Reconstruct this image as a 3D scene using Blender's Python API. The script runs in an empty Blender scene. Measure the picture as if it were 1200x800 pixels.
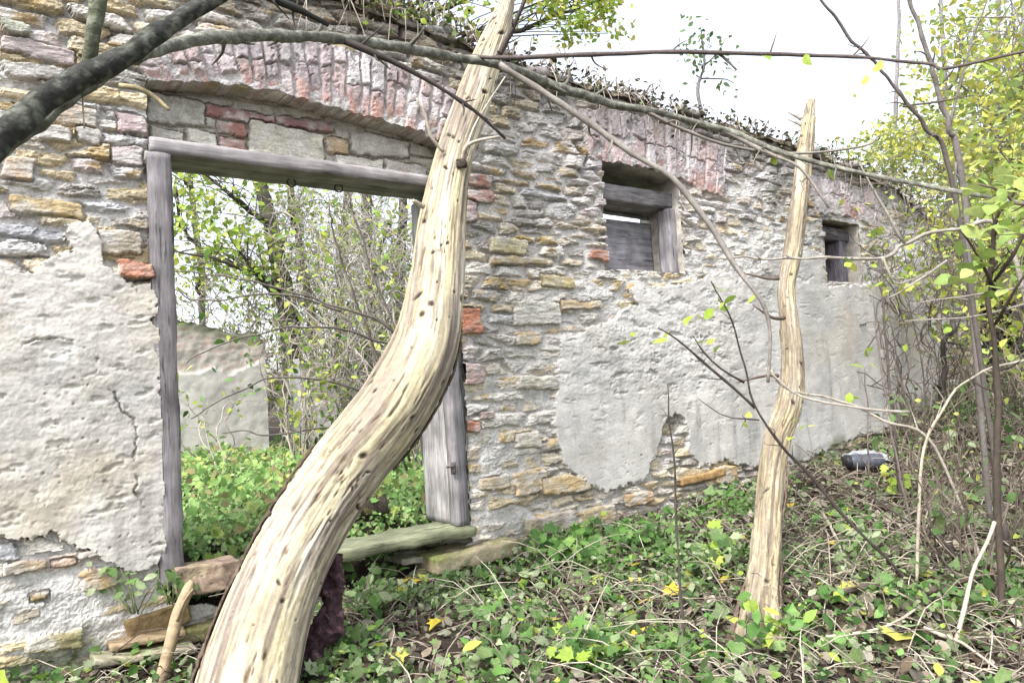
import bpy, math, random
import numpy as np
from mathutils import Matrix, Vector

# ------------------------------------------------------------------ camera, sky, sun, exposure
scene = bpy.context.scene
FPX, WD, EYE = 900.0, 4.6, 1.4                 # focal length in photo px, distance to wall plane, eye height
pitch, roll = math.radians(3.18), 0.055
_fw = np.array([0, math.cos(pitch), math.sin(pitch)])
_u0 = np.array([0, -math.sin(pitch), math.cos(pitch)])
_r0 = np.array([1.0, 0, 0])
_rt = _r0*math.cos(roll) - _u0*math.sin(roll)
_up = _u0*math.cos(roll) + _r0*math.sin(roll)
CAM = np.array([0, 0, EYE])
cd = bpy.data.cameras.new('camera')
cam = bpy.data.objects.new('camera', cd)
scene.collection.objects.link(cam)
cd.sensor_width = 36; cd.lens = 36*FPX/1200; cd.clip_start = 0.05; cd.clip_end = 1500
_m = np.eye(4); _m[:3, 0] = _rt; _m[:3, 1] = _up; _m[:3, 2] = -_fw; _m[:3, 3] = CAM
cam.matrix_world = Matrix(_m.tolist())
scene.camera = cam

SUN_EL, SUN_AZ = math.radians(52), math.radians(-150)      # azimuth measured from +Y, clockwise
world = bpy.data.worlds.new('World'); scene.world = world; world.use_nodes = True
nt = world.node_tree; nt.nodes.clear()
sky = nt.nodes.new('ShaderNodeTexSky'); sky.sky_type = 'NISHITA'; sky.sun_disc = False
sky.sun_elevation = SUN_EL; sky.sun_rotation = SUN_AZ; sky.air_density = 1.0; sky.dust_density = 3.0; sky.ozone_density = 1.0
hsv = nt.nodes.new('ShaderNodeHueSaturation'); hsv.inputs['Saturation'].default_value = 0.35
bg = nt.nodes.new('ShaderNodeBackground'); bg.inputs['Strength'].default_value = 0.15
wo = nt.nodes.new('ShaderNodeOutputWorld')
nt.links.new(sky.outputs[0], hsv.inputs['Color']); nt.links.new(hsv.outputs[0], bg.inputs['Color']); nt.links.new(bg.outputs[0], wo.inputs[0])
sl = bpy.data.lights.new('sun', 'SUN'); sl.energy = 1.5; sl.angle = math.radians(20); sl.color = (1, .99, .975)
sun = bpy.data.objects.new('sun', sl); scene.collection.objects.link(sun)
_sd = Vector((math.sin(SUN_AZ)*math.cos(SUN_EL), math.cos(SUN_AZ)*math.cos(SUN_EL), math.sin(SUN_EL)))
sun.rotation_euler = _sd.to_track_quat('Z', 'Y').to_euler(); sun.location = (0, -5, 12)
scene.view_settings.view_transform = 'Standard'; scene.view_settings.look = 'None'
scene.view_settings.gamma = 1; scene.view_settings.use_curve_mapping = False
scene.view_settings.exposure = 1.58
scene.render.engine = 'CYCLES'
scene.cycles.use_denoising = True
scene.cycles.max_bounces = 6; scene.cycles.diffuse_bounces = 4; scene.cycles.transparent_max_bounces = 4

rng = np.random.default_rng(11)
random.seed(5)

# ------------------------------------------------------------------ photo px <-> world
def ray(x, y): return (x-600)/FPX*_rt - (y-400)/FPX*_up + _fw
def P(x, y, t): return CAM + ray(x, y)*t                     # point at depth t along a photo ray
dS = ray(1785, 385); dS[2] = 0; dS /= np.linalg.norm(dS)     # along the wall
dN = np.array([-dS[1], dS[0], 0])                            # into the wall, away from camera
def WP(x, y, w=0.0):                                         # photo px -> (s, z) on the wall plane
    R = ray(x, y); t = (WD+w)/(dN@R); p = CAM+R*t
    return p@dS, p[2], t
def W2(s, w, z): return dS*s + dN*(WD+w) + np.array([0, 0, z])
def proj(p):
    q = p-CAM; t = q@_fw
    return 600+FPX*(q@_rt)/t, 400-FPX*(q@_up)/t
ANG = math.atan2(dS[1], dS[0])

# ------------------------------------------------------------------ noise
def _hash(ix, iy, iz, seed):
    h = (ix.astype(np.int64)*374761393 + iy.astype(np.int64)*668265263 + iz.astype(np.int64)*2147483647 + seed*974634777) & 0xFFFFFFFF
    h = ((h ^ (h >> 13))*1274126177) & 0xFFFFFFFF
    h = ((h ^ (h >> 16))*2246822519) & 0xFFFFFFFF
    return h ^ (h >> 15)
_PM = np.random.default_rng(99).permutation(4096).astype(np.int32); _PM = np.concatenate([_PM, _PM])
_GC = np.cos(np.arange(4096)*2*math.pi/4096*37).astype(np.float32); _GS = np.sin(np.arange(4096)*2*math.pi/4096*37).astype(np.float32)
def perlin2(x, y, seed=0):
    x, y = np.broadcast_arrays(np.asarray(x, np.float32), np.asarray(y, np.float32))
    xi = np.floor(x); yi = np.floor(y); xf = x-xi; yf = y-yi
    X = (xi.astype(np.int32)+seed*131) & 4095; Y = yi.astype(np.int32) & 4095
    u = xf*xf*xf*(xf*(xf*6-15)+10); v = yf*yf*yf*(yf*(yf*6-15)+10)
    p0 = _PM[X]; p1 = _PM[X+1]
    def g(p, fx, fy, dy):
        h = _PM[p+((Y+dy) & 4095)]
        return _GC[h]*fx+_GS[h]*fy
    a = g(p0, xf, yf, 0); b = g(p1, xf-1, yf, 0); c = g(p0, xf, yf-1, 1); d = g(p1, xf-1, yf-1, 1)
    a += (b-a)*u; c += (d-c)*u; a += (c-a)*v
    return a*np.float32(1.4)
def fbm(x, y, o=4, seed=0, gain=.5):
    t = 0; a = 1; n = 0
    for k in range(o):
        t = t+a*perlin2(x*2**k, y*2**k, seed+k*17); n += a; a *= gain
    return t/n*1.3
def vnoise3(p, sc, seed=0):
    q = p*sc; i = np.floor(q); f = q-i; f = f*f*(3-2*f)
    r = 0
    for dx in (0, 1):
        for dy in (0, 1):
            for dz in (0, 1):
                w = (f[:, 0] if dx else 1-f[:, 0])*(f[:, 1] if dy else 1-f[:, 1])*(f[:, 2] if dz else 1-f[:, 2])
                r = r+w*(_hash(i[:, 0]+dx, i[:, 1]+dy, i[:, 2]+dz, seed)/4294967296.0)
    return r*2-1
def fbm3(p, sc, o=3, seed=0):
    t = 0; a = 1; n = 0
    for k in range(o):
        t = t+a*vnoise3(p, sc*2**k, seed+k*31); n += a; a *= .5
    return t/n
def sstep(a, b, x):
    t = np.clip((x-a)/(b-a), 0, 1); return t*t*(3-2*t)
def h1(i, k):                                                # hash of an integer id to 0..1
    i = np.asarray(i)
    return _hash(i, np.full_like(i, k), np.zeros_like(i), 77)/4294967296.0
def inpoly(px, py, poly):
    r = np.zeros(px.shape, bool); n = len(poly); j = n-1
    for i in range(n):
        xi, yi = poly[i]; xj, yj = poly[j]
        if yi != yj:
            c = ((yi > py) != (yj > py)) & (px < (xj-xi)*(py-yi)/(yj-yi)+xi)
            r ^= c
        j = i
    return r

# ------------------------------------------------------------------ mesh building
def unit(v):
    return v/np.maximum(np.linalg.norm(v, axis=-1, keepdims=True), 1e-9)
def spline(pts, n):
    p = np.asarray(pts, float)
    if len(p) == 2: p = np.array([p[0], p.mean(0), p[1]])
    p = np.vstack([2*p[0]-p[1], p, 2*p[-1]-p[-2]]); m = len(p)-3
    u = np.linspace(0, m-1e-6, n); i = u.astype(int); t = (u-i)[:, None]
    a, b, c, d = p[i], p[i+1], p[i+2], p[i+3]
    return .5*((2*b)+(c-a)*t+(2*a-5*b+4*c-d)*t**2+(3*b-a-3*c+d)*t**3)
def frames(c):
    T = unit(np.gradient(c, axis=0)); N = np.zeros_like(c)
    a = np.array([0, 0, 1.0]) if abs(T[0][2]) < .9 else np.array([1.0, 0, 0])
    n = a-T[0]*(a@T[0]); n /= np.linalg.norm(n)
    for i in range(len(c)):
        n = n-T[i]*(n@T[i]); n = n/max(np.linalg.norm(n), 1e-9); N[i] = n
    return T, N, np.cross(T, N)
class MB:
    def __init__(s): s.v = []; s.f = []; s.c = []; s.n = 0
    def add(s, v, faces, col):
        v = np.asarray(v, float); col = np.asarray(col, float)
        if col.ndim == 1: col = np.tile(col, (len(v), 1))
        s.v.append(v); s.c.append(col[:, :3])
        for F in faces:
            F = np.asarray(F)
            if len(F): s.f.append(F+s.n)
        s.n += len(v)
    def grid(s, V, col):                                     # V: (a,b,3)
        a, b = V.shape[:2]; i = np.arange(a*b).reshape(a, b)
        q = np.stack([i[:-1, :-1], i[:-1, 1:], i[1:, 1:], i[1:, :-1]], -1).reshape(-1, 4)
        col = np.asarray(col); col = col.reshape(-1, 3) if col.ndim == 3 else col
        s.add(V.reshape(-1, 3), [q], col)
    def tube(s, pts, radii, seg=7, n=None, col=(.1, .08, .06), knob=.12, wob=0.0, sd=None, lich=0.0, spurs=0):
        pts = np.asarray(pts, float)
        L = np.linalg.norm(np.diff(pts, axis=0), axis=1).sum()
        r = np.interp(np.linspace(0, 1, max(n or 0, 4) if n else 8), np.linspace(0, 1, len(radii)), radii)
        if n is None: n = int(np.clip(L/.06, 5, 90))
        c = spline(pts, n); r = np.interp(np.linspace(0, 1, n), np.linspace(0, 1, len(radii)), radii)
        k = int(rng.integers(1e6)) if sd is None else sd
        if wob: 
            for ax in range(3): c[:, ax] += wob*perlin2(np.linspace(0, L*4, n), np.full(n, .5), k+ax)*np.minimum(1, np.linspace(0, 4, n))
        if spurs:
            for q in range(spurs):
                j = int(rng.uniform(.12, .95)*(n-2)); d = unit(c[j+1]-c[j]); e = unit(rng.normal(size=3)); e = unit(e-d*(e@d)*.6+d*.5); Ls = rng.uniform(.04, .22)*min(1, L)
                s.tube([c[j], c[j]+e*Ls*.5+rng.normal(size=3)*.006, c[j]+e*Ls+rng.normal(size=3)*.015], [r[j]*.5, r[j]*.35, r[j]*.12], 5, 7, np.asarray(col)*.9, .2)
                r[j] = min(r[j]*1.18, r[max(j-1, 0)]*1.25)
        T, N, B = frames(c); th = np.linspace(0, 2*math.pi, seg, endpoint=False)
        rr = r[:, None]*(1+knob*perlin2(np.linspace(0, L*9, n)[:, None]+th[None]*0, np.cos(th)[None]*1.2+np.zeros((n, 1)), k+5)+knob*.8*perlin2(np.linspace(0, L*3, n), np.full(n, .3), k+7)[:, None])
        V = c[:, None]+(N[:, None]*np.cos(th)[None, :, None]+B[:, None]*np.sin(th)[None, :, None])*rr[..., None]
        i = np.arange(n*seg).reshape(n, seg); j = np.roll(i, -1, 1)
        q = np.stack([i[:-1], j[:-1], j[1:], i[1:]], -1).reshape(-1, 4)
        V = np.vstack([V.reshape(-1, 3), c[0], c[-1]])
        t0 = np.stack([np.full(seg, n*seg), j[0], i[0]], -1); t1 = np.stack([np.full(seg, n*seg+1), i[-1], j[-1]], -1)
        cc = np.asarray(col, float)
        cc = cc[None]*(1+.35*perlin2(np.linspace(0, L*12, len(V)), np.linspace(0, 40, len(V)), k+9))[:, None]
        if lich:
            li = (lich*sstep(.05, .3, fbm3(V, 55, 3, k % 997)))[:, None]; cc = cc*(1-li)+li*np.array([.34, .36, .28])
        s.add(V, [q, t0, t1], np.clip(cc, 0, 1)); return c
    def rbox(s, cen, half, ax=None, cuts=6, rad=.02, amp=.004, nsc=8, col=(.3, .3, .3), sd=0, cvar=.15):
        half = np.asarray(half, float); V = []; F = []; n0 = 0
        ct = [max(1, int(round(cuts*h/half.max()))) if not np.iterable(cuts) else cuts[k] for k, h in enumerate(half)]
        ct = [max(2, c) for c in ct]
        for a in range(3):
            b, c = (a+1) % 3, (a+2) % 3
            ub = np.linspace(-1, 1, ct[b]+1); uc = np.linspace(-1, 1, ct[c]+1)
            for sg in (-1, 1):
                g = np.zeros((len(ub), len(uc), 3)); g[..., a] = sg; g[..., b] = ub[:, None]; g[..., c] = uc[None]
                i = np.arange(len(ub)*len(uc)).reshape(len(ub), len(uc))+n0
                q = np.stack([i[:-1, :-1], i[1:, :-1], i[1:, 1:], i[:-1, 1:]], -1).reshape(-1, 4)
                if sg < 0: q = q[:, ::-1]
                V.append(g.reshape(-1, 3)); F.append(q); n0 += g.shape[0]*g.shape[1]
        V = np.vstack(V)*half; F = np.vstack(F)
        key = np.round(V, 5); _, idx, inv = np.unique(key, axis=0, return_index=True, return_inverse=True)
        V = V[idx]; F = inv.reshape(-1)[F]
        rad = min(rad, half.min()*.98)
        q = np.clip(V, -(half-rad), half-rad); dlt = V-q; V = q+rad*unit(dlt)*(np.linalg.norm(dlt, axis=1, keepdims=True) > 1e-9)
        off = np.stack([fbm3(V+sd*3.7, nsc, 3, sd+k) for k in range(3)], 1); V = V+amp*off; V = V+.45*amp*np.stack([fbm3(V+sd*2.1, nsc*4, 2, sd+20+k) for k in range(3)], 1)
        cl = np.asarray(col)[None]*(1+cvar*fbm3(V+sd*1.3, nsc*1.7, 3, sd+9))[:, None]
        if ax is not None: V = V@np.asarray(ax)
        s.add(V+np.asarray(cen), [F], np.clip(cl, 0, 1))
    def leaves(s, pos, size, cols, shape='ovate', up=None, flat=.5, aim=None, droop=0.0):
        N = len(pos)
        if N == 0: return
        tv, tf = LEAF[shape]
        nrm = unit(rng.normal(size=(N, 3))*(1-flat)+(np.array([0, 0, 1.0]) if up is None else up)*flat*1.6)
        d = rng.normal(size=(N, 3)) if aim is None else np.asarray(aim)+.5*rng.normal(size=(N, 3))
        d = d-np.array([0, 0, droop])
        d = unit(d-nrm*np.sum(d*nrm, 1, keepdims=True)); x = np.cross(d, nrm)
        size = np.broadcast_to(size, (N,))
        curl = rng.uniform(-.25, .5, N); fold = rng.uniform(.0, .5, N); wdt = rng.uniform(.8, 1.2, N)
        lx = tv[None, :, 0]*wdt[:, None]; ly = np.broadcast_to(tv[None, :, 1], lx.shape)
        lz = np.abs(lx)*fold[:, None]-curl[:, None]*ly**2*.6
        V = pos[:, None]+size[:, None, None]*(x[:, None]*lx[..., None]+d[:, None]*ly[..., None]+nrm[:, None]*lz[..., None])
        k = len(tv); o = (np.arange(N)*k)[:, None, None]
        cols = np.asarray(cols); cols = np.tile(cols, (N, 1)) if cols.ndim == 1 else cols
        s.add(V.reshape(-1, 3), [(np.asarray(tf)[None]+o).reshape(-1, 3)], np.repeat(cols, k, 0))
    def build(s, name, mat, parent=None, smooth=True, world=False):
        V = np.vstack(s.v); C = np.vstack(s.c)
        return link_mesh(name, V, s.f, C, mat, parent, smooth)
def link_mesh(name, V, flist, C, mat, parent=None, smooth=True):
    me = bpy.data.meshes.new(name)
    if parent is not None:
        V = (V-np.array(parent['_o'])) if '_o' in parent.keys() else V
        if '_a' in parent.keys() and abs(parent['_a']) > 1e-9:
            a = parent['_a']; c, sn = math.cos(a), math.sin(a)
            V = np.stack([V[:, 0]*c+V[:, 1]*sn, -V[:, 0]*sn+V[:, 1]*c, V[:, 2]], 1)
    me.vertices.add(len(V)); me.vertices.foreach_set('co', np.ascontiguousarray(V, np.float32).ravel())
    loops = np.concatenate([f.ravel() for f in flist]); tot = np.concatenate([np.full(len(f), f.shape[1]) for f in flist])
    start = np.concatenate([[0], np.cumsum(tot)[:-1]])
    me.loops.add(len(loops)); me.loops.foreach_set('vertex_index', loops.astype(np.int32))
    me.polygons.add(len(tot)); me.polygons.foreach_set('loop_start', start.astype(np.int32)); me.polygons.foreach_set('loop_total', tot.astype(np.int32))
    me.polygons.foreach_set('use_smooth', np.full(len(tot), smooth))
    me.update(calc_edges=True)
    ca = me.attributes.new('Col', 'FLOAT_COLOR', 'POINT')
    ca.data.foreach_set('color', np.hstack([np.clip(C, 0, 1), np.ones((len(C), 1))]).astype(np.float32).ravel())
    me.materials.append(mat)
    o = bpy.data.objects.new(name, me); scene.collection.objects.link(o)
    if parent is not None: o.parent = parent
    return o
def thing(name, label, cat, loc=(0, 0, 0), rz=0.0, group=None):
    o = bpy.data.objects.new(name, None); scene.collection.objects.link(o)
    o.empty_display_size = .2; o.location = tuple(float(q) for q in loc); o.rotation_euler = (0, 0, rz)
    o['label'] = label; o['category'] = cat
    if group: o['group'] = group
    o['kind'] = 'thing'; o['_o'] = [float(q) for q in loc]; o['_a'] = float(rz)
    return o
def sub(part, parent_thing):                                 # sub-part helper: mesh built in the thing's frame, parented to a part
    pass
def tag(o, label=None, cat=None, group=None, kind=None):
    for k, v in (('label', label), ('category', cat), ('group', group), ('kind', kind)):
        if v: o[k] = v
    return o

# leaf templates (triangles); x across, y along
def _fan(out):
    n = len(out); v = [(0, .45)]+out; f = [(0, i+1, (i+1) % n+1) for i in range(n)]
    return np.array(v, float), f
LEAF = {
 'ovate': (np.array([(0, 0), (.22, .22), (.30, .48), (.18, .78), (0, 1), (-.18, .78), (-.30, .48), (-.22, .22)], float),
           [(0, 1, 7), (1, 2, 6), (1, 6, 7), (2, 3, 5), (2, 5, 6), (3, 4, 5)]),
 'small': (np.array([(0, 0), (.3, .45), (0, 1), (-.3, .45), (0, .5)], float), [(0, 1, 4), (1, 2, 4), (2, 3, 4), (3, 0, 4)]),
 'blade': (np.array([(-.025, 0), (.025, 0), (.02, .5), (-.02, .5), (0, 1)], float), [(0, 1, 2), (0, 2, 3), (3, 2, 4)]),
 'lobed': _fan([(0, 0), (.16, .04), (.42, .02), (.36, .2), (.56, .38), (.36, .44), (.4, .72), (.2, .66), (0, 1.02), (-.2, .66), (-.4, .72), (-.36, .44), (-.56, .38), (-.36, .2), (-.42, .02), (-.16, .04)]),
 'ivy': _fan([(0, .06), (.3, -.02), (.5, .3), (.26, .5), (0, 1), (-.26, .5), (-.5, .3), (-.3, -.02)]),
}
def pick(pal, n, var=.2):
    pal = np.asarray(pal, float); i = rng.integers(0, len(pal), n)
    return np.clip(pal[i]*(1+var*rng.normal(size=(n, 1))), .005, .95)

# ------------------------------------------------------------------ materials
def mat(name, rough=.9, n1=18, a1=.35, n2=90, a2=.25, bump=.5, bscale=60, bdist=.01, stretch=None, spec=.3, trans=0.0, cracks=0.0):
    m = bpy.data.materials.new(name); m.use_nodes = True; t = m.node_tree; N = t.nodes; L = t.links
    b = N['Principled BSDF']; out = N['Material Output']
    at = N.new('ShaderNodeAttribute'); at.attribute_name = 'Col'
    tc = N.new('ShaderNodeTexCoord'); mp = N.new('ShaderNodeMapping')
    if stretch: mp.inputs['Scale'].default_value = stretch
    L.new(tc.outputs['Object'], mp.inputs[0])
    col = at.outputs['Color']
    if cracks:
        nz = N.new('ShaderNodeTexNoise'); nz.inputs['Scale'].default_value = 2.2; nz.inputs['Detail'].default_value = 3
        L.new(mp.outputs[0], nz.inputs['Vector'])
        mr = N.new('ShaderNodeMapRange'); mr.inputs[1].default_value = .33; mr.inputs[2].default_value = .39; mr.inputs[3].default_value = 1-cracks; mr.inputs[4].default_value = 1
        L.new(nz.outputs['Fac'], mr.inputs[0])
        mx = N.new('ShaderNodeMix'); mx.data_type = 'RGBA'; mx.blend_type = 'MULTIPLY'; mx.inputs[0].default_value = 1
        L.new(col, mx.inputs[6]); L.new(mr.outputs[0], mx.inputs[7]); col = mx.outputs[2]
        n3 = N.new('ShaderNodeTexNoise'); n3.inputs['Scale'].default_value = 5; n3.inputs['Detail'].default_value = 5; L.new(tc.outputs['Object'], n3.inputs['Vector'])
        mr = N.new('ShaderNodeMapRange'); mr.inputs[1].default_value = .3; mr.inputs[2].default_value = .7; mr.inputs[3].default_value = .6; mr.inputs[4].default_value = 1.3; L.new(n3.outputs['Fac'], mr.inputs[0])
        mx = N.new('ShaderNodeMix'); mx.data_type = 'RGBA'; mx.blend_type = 'MULTIPLY'; mx.inputs[0].default_value = 1
        L.new(col, mx.inputs[6]); L.new(mr.outputs[0], mx.inputs[7]); col = mx.outputs[2]
    for sc, am in ((n1, a1), (n2, a2)):
        if am <= 0: continue
        nz = N.new('ShaderNodeTexNoise'); nz.inputs['Scale'].default_value = sc; nz.inputs['Detail'].default_value = 4
        L.new(mp.outputs[0], nz.inputs['Vector'])
        mr = N.new('ShaderNodeMapRange'); mr.inputs[1].default_value = .25; mr.inputs[2].default_value = .75
        mr.inputs[3].default_value = 1-am; mr.inputs[4].default_value = 1+am
        L.new(nz.outputs['Fac'], mr.inputs[0])
        mx = N.new('ShaderNodeMix'); mx.data_type = 'RGBA'; mx.blend_type = 'MULTIPLY'; mx.inputs[0].default_value = 1
        L.new(col, mx.inputs[6]); L.new(mr.outputs[0], mx.inputs[7]); col = mx.outputs[2]
    L.new(col, b.inputs['Base Color']); b.inputs['Roughness'].default_value = rough; b.inputs['Specular IOR Level'].default_value = spec
    if bump > 0:
        nz = N.new('ShaderNodeTexNoise'); nz.inputs['Scale'].default_value = bscale; nz.inputs['Detail'].default_value = 6; nz.inputs['Roughness'].default_value = .65
        L.new(mp.outputs[0], nz.inputs['Vector'])
        bp = N.new('ShaderNodeBump'); bp.inputs['Strength'].default_value = bump; bp.inputs['Distance'].default_value = bdist
        L.new(nz.outputs['Fac'], bp.inputs['Height']); L.new(bp.outputs[0], b.inputs['Normal'])
    if trans > 0:
        tr = N.new('ShaderNodeBsdfTranslucent'); L.new(col, tr.inputs['Color'])
        ms = N.new('ShaderNodeMixShader'); ms.inputs[0].default_value = trans
        L.new(b.outputs[0], ms.inputs[1]); L.new(tr.outputs[0], ms.inputs[2]); L.new(ms.outputs[0], out.inputs[0])
    return m
M_STONE = mat('weathered_stone', .92, 14, .22, 70, .25, .7, 55, .012, spec=.2)
M_PLASTER = mat('old_plaster', .93, 9, .12, 60, .12, .5, 70, .006, spec=.2)
M_BRICK = mat('old_brick', .93, 20, .2, 90, .25, .7, 60, .010, spec=.2)
M_WOODV = mat('weathered_wood_upright', .85, 1.0, .35, 4, .25, .5, 3.5, .006, stretch=(24, 24, 1.6), spec=.25, cracks=.6)
M_WOODH = mat('weathered_wood_level', .85, 1.0, .35, 4, .25, .5, 3.5, .006, stretch=(1.6, 24, 24), spec=.25, cracks=.6)
M_LOG = mat('bare_dead_wood', .8, 22, .12, 90, .15, .35, 60, .006, spec=.3)
M_BARK = mat('bark', .9, 25, .35, 90, .3, .8, 60, .012, spec=.25)
M_TWIG = mat('twig_bark', .85, 30, .25, 120, .2, .4, 90, .004, spec=.3)
M_LEAF = mat('leaf', .6, 40, .2, 160, .15, 0, spec=.3, trans=.35)
M_DRY = mat('dry_leaf', .75, 40, .2, 160, .1, 0, spec=.3, trans=.12)
M_SOIL = mat('soil', .95, 8, .35, 50, .35, .9, 40, .02, spec=.15)
M_IRON = mat('rusty_iron', .7, 30, .3, 90, .2, .4, 80, .003, spec=.4)
M_PLASTIC = mat('grey_plastic', .35, 10, .1, 40, .05, .1, 40, .002, spec=.5)

# ------------------------------------------------------------------ ground
_bs = np.array([-8, .26, 3.4, 4.45, 6.3, 8.2, 10.07, 11.64, 16, 30])
_bz = np.array([-.1, 0.0, .13, .19, .25, .46, .80, 1.12, 1.8, 3.0])
def gz(x, y):
    x = np.asarray(x, float); y = np.asarray(y, float)
    s = x*dS[0]+y*dS[1]; w = x*dN[0]+y*dN[1]-WD
    zb = (np.interp(s, _bs, _bz)+np.interp(s-.5, _bs, _bz)+np.interp(s+.5, _bs, _bz))/3
    fr = zb-.03*np.clip(-w, 0, 6)-.02*np.clip(-w-.8, 0, 3)*sstep(2, 6, s)
    zi = np.maximum(.42+.028*np.clip(w-.5, 0, 14), zb)
    t = sstep(.05, .7, w)
    z = fr*(1-t)+zi*t
    far = np.hypot(x, y)
    z = z+.05*fbm(x*.9, y*.9, 3, 3)*sstep(1, 4, far)+.02*fbm(x*4, y*4, 2, 9)
    return z+.02*np.clip(far-25, 0, 200)
def axis(lo, hi, st):
    core = np.arange(lo, hi+1e-6, st); g = st; L = [lo]; R = [hi]
    while L[-1] > -400: g *= 1.35; L.append(L[-1]-g)
    g = st
    while R[-1] < 500: g *= 1.35; R.append(R[-1]+g)
    return np.concatenate([np.array(L[1:])[::-1], core, np.array(R[1:])])
gx, gy = np.meshgrid(axis(-7, 9, .07), axis(.5, 14, .07))
gv = np.stack([gx, gy, gz(gx, gy)], -1)
mb = MB(); gc = np.array([.040, .031, .023])*(1+.5*fbm(gx*2, gy*2, 3, 21))[..., None]
mb.grid(gv, np.clip(gc, .01, 1)); tag(mb.build('ground', M_SOIL), kind='structure')

def ground_at(x, y):                                         # photo px -> point on the terrain
    R = ray(x, y); t = np.linspace(1.2, 30, 1200); p = CAM+R*t[:, None]
    b = np.nonzero(p[:, 2] < gz(p[:, 0], p[:, 1]))[0]
    return p[b[0]] if len(b) else p[-1]
def on_ground(p, dz=0.0): return np.array([p[0], p[1], float(gz(p[0], p[1]))+dz])
def depth_of(p): return (np.asarray(p)-CAM)@_fw

# ------------------------------------------------------------------ the ruined wall
DOOR = (1.02, 3.04, .12, 2.905)
WIN1 = (4.56, 5.53, 2.33, 3.10)
WIN2 = (7.93, 8.67, 2.35, 3.04)
CEL = (WP(1150, 400)[0], WP(1232, 400)[0], WP(1150, 455)[1]-.1, WP(1160, 342)[1])
top_px = [(430, 5), (520, 38), (610, 78), (700, 103), (800, 134), (900, 160), (1000, 196), (1050, 222), (1100, 266), (1150, 286), (1240, 306)]
_t = [WP(*q) for q in top_px]
TS = np.array([-6]+[q[0] for q in _t]+[20.]); TZ = np.array([4.1]+[q[1] for q in _t]+[1.8])
SEND = CEL[1]+.6
sa = [-.9]
while sa[-1] < SEND: sa.append(sa[-1]+np.interp(sa[-1], [0, 4, 8, 13], [.006, .0075, .011, .018]))
sa = np.array(sa); za = np.arange(-.3, 4.15, .0066)
S, Z = np.meshgrid(sa.astype(np.float32), za.astype(np.float32), indexing='ij'); shp = S.shape
def wproj(s, z):
    p = dS*s[..., None]+dN*WD+np.array([0, 0, 1.0])*z[..., None]
    q = p-CAM; t = q@_fw
    return 600+FPX*(q@_rt)/t, 400-FPX*(q@_up)/t
# warped photo coordinates so that outlines break up naturally
wn1 = fbm(S*5, Z*5, 3, 41); wn2 = fbm(S*5+50, Z*5, 3, 43); wf1 = perlin2(S*40, Z*40, 45); wf2 = perlin2(S*40, Z*40, 46)
PX, PY = wproj(S+.05*wn1+.034*fbm(S*16, Z*16, 4, 47, .6)+.005*wf1, Z+.05*wn2+.034*fbm(S*16, Z*16, 4, 48, .6)+.005*wf2)
PX0, PY0 = wproj(S, Z)

# stones
SW = S+.02*perlin2(S*3, Z*5, 61)+.006*perlin2(S*17, Z*17, 62)
ZW = Z+.06*perlin2(S*.5, Z*.35, 63)+.020*perlin2(S*1.3, Z*1.3, 64)+.004*perlin2(S*9, Z*9, 65)
def gap_noise(o): return fbm(S*14, Z*20, 4, 71+o, .6)
AX, AZ = .26, .080; KA = .46*AZ/AX*1.75
# rows of uneven height: remap z so that some rows are thick and some thin
_rw = np.random.default_rng(3).lognormal(0, .36, 80); _rz = np.concatenate([[0], np.cumsum(np.clip(_rw, .55, 2.1))]); _rz = _rz/_rz[-1]*(80*AZ*1.06)-.8
VV = np.interp(ZW, _rz, np.arange(81.0)).astype(np.float32); UU = (SW/AX).astype(np.float32)
iu = np.floor(UU).astype(np.int64); iv = np.floor(VV).astype(np.int64)
F1 = np.full(shp, 9e9, np.float32); F2 = F1.copy(); G1 = np.zeros(shp, np.int64); X1 = np.zeros(shp, np.float32); Z1 = X1.copy(); X2 = X1.copy(); Z2 = X1.copy()
rh = np.diff(_rz)
for dv in (-1, 0, 1):
    for du in (-2, -1, 0, 1, 2):
        ci_ = iu+du; cj = iv+dv; base_ = ci_*917+cj*13
        su = ci_+.5+.40*(2*h1(base_, 31)-1)+.5*(cj & 1); sv = cj+.5+.13*(2*h1(base_, 32)-1)
        pr = (ci_ >> 1)*977+cj*17; mg = h1(pr, 33) < .22
        pv = ci_*991+(cj >> 1)*19; mv = (h1(pv, 34) < .12) & ~mg
        gid = np.where(mg, pr*4+1, np.where(mv, pv*4+2, base_*4+3))
        hrow = rh[np.clip(cj, 0, 79)]
        dx = ((UU-su)*AX*KA).astype(np.float32); dz = ((VV-sv)*hrow).astype(np.float32)
        d = dx*dx+dz*dz
        same = gid == G1
        new = d < F1
        sh = new & ~same
        F2 = np.where(sh, F1, np.where(~new & ~same & (d < F2), d, F2))
        X2 = np.where(sh, X1, np.where(~new & ~same & (d <= F2), dx, X2)); Z2 = np.where(sh, Z1, np.where(~new & ~same & (d <= F2), dz, Z2))
        F1 = np.where(new, d, F1); X1 = np.where(new, dx, X1); Z1 = np.where(new, dz, Z1); G1 = np.where(new, gid, G1)
sid = G1; ux = X1/KA; uz = Z1
ex, ez = X1-X2, Z1-Z2; el = np.sqrt(ex*ex+ez*ez)+1e-6
edge = (F2-F1)/(2*el)*np.where(np.abs(ex) > np.abs(ez), 1.6, 1.0)              # distance from the joint
joint = .0015+.009*h1(sid, 6)**2+.003
sdv = -(edge-joint)+.009*fbm(S*15, Z*24, 4, 71, .6)+.0035*perlin2(S*70, Z*80, 72)
q_ = np.maximum(-sdv, 0)
hs = -.030+.028*(1-np.exp(-q_/.0035))+.010*sstep(0, .03, q_)+.034*h1(sid, 10)-.012
hs = hs+(h1(sid, 11)-.4)*.26*np.clip(uz, -.05, .05)+(h1(sid, 12)-.5)*.12*np.clip(ux, -.2, .2)
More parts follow.
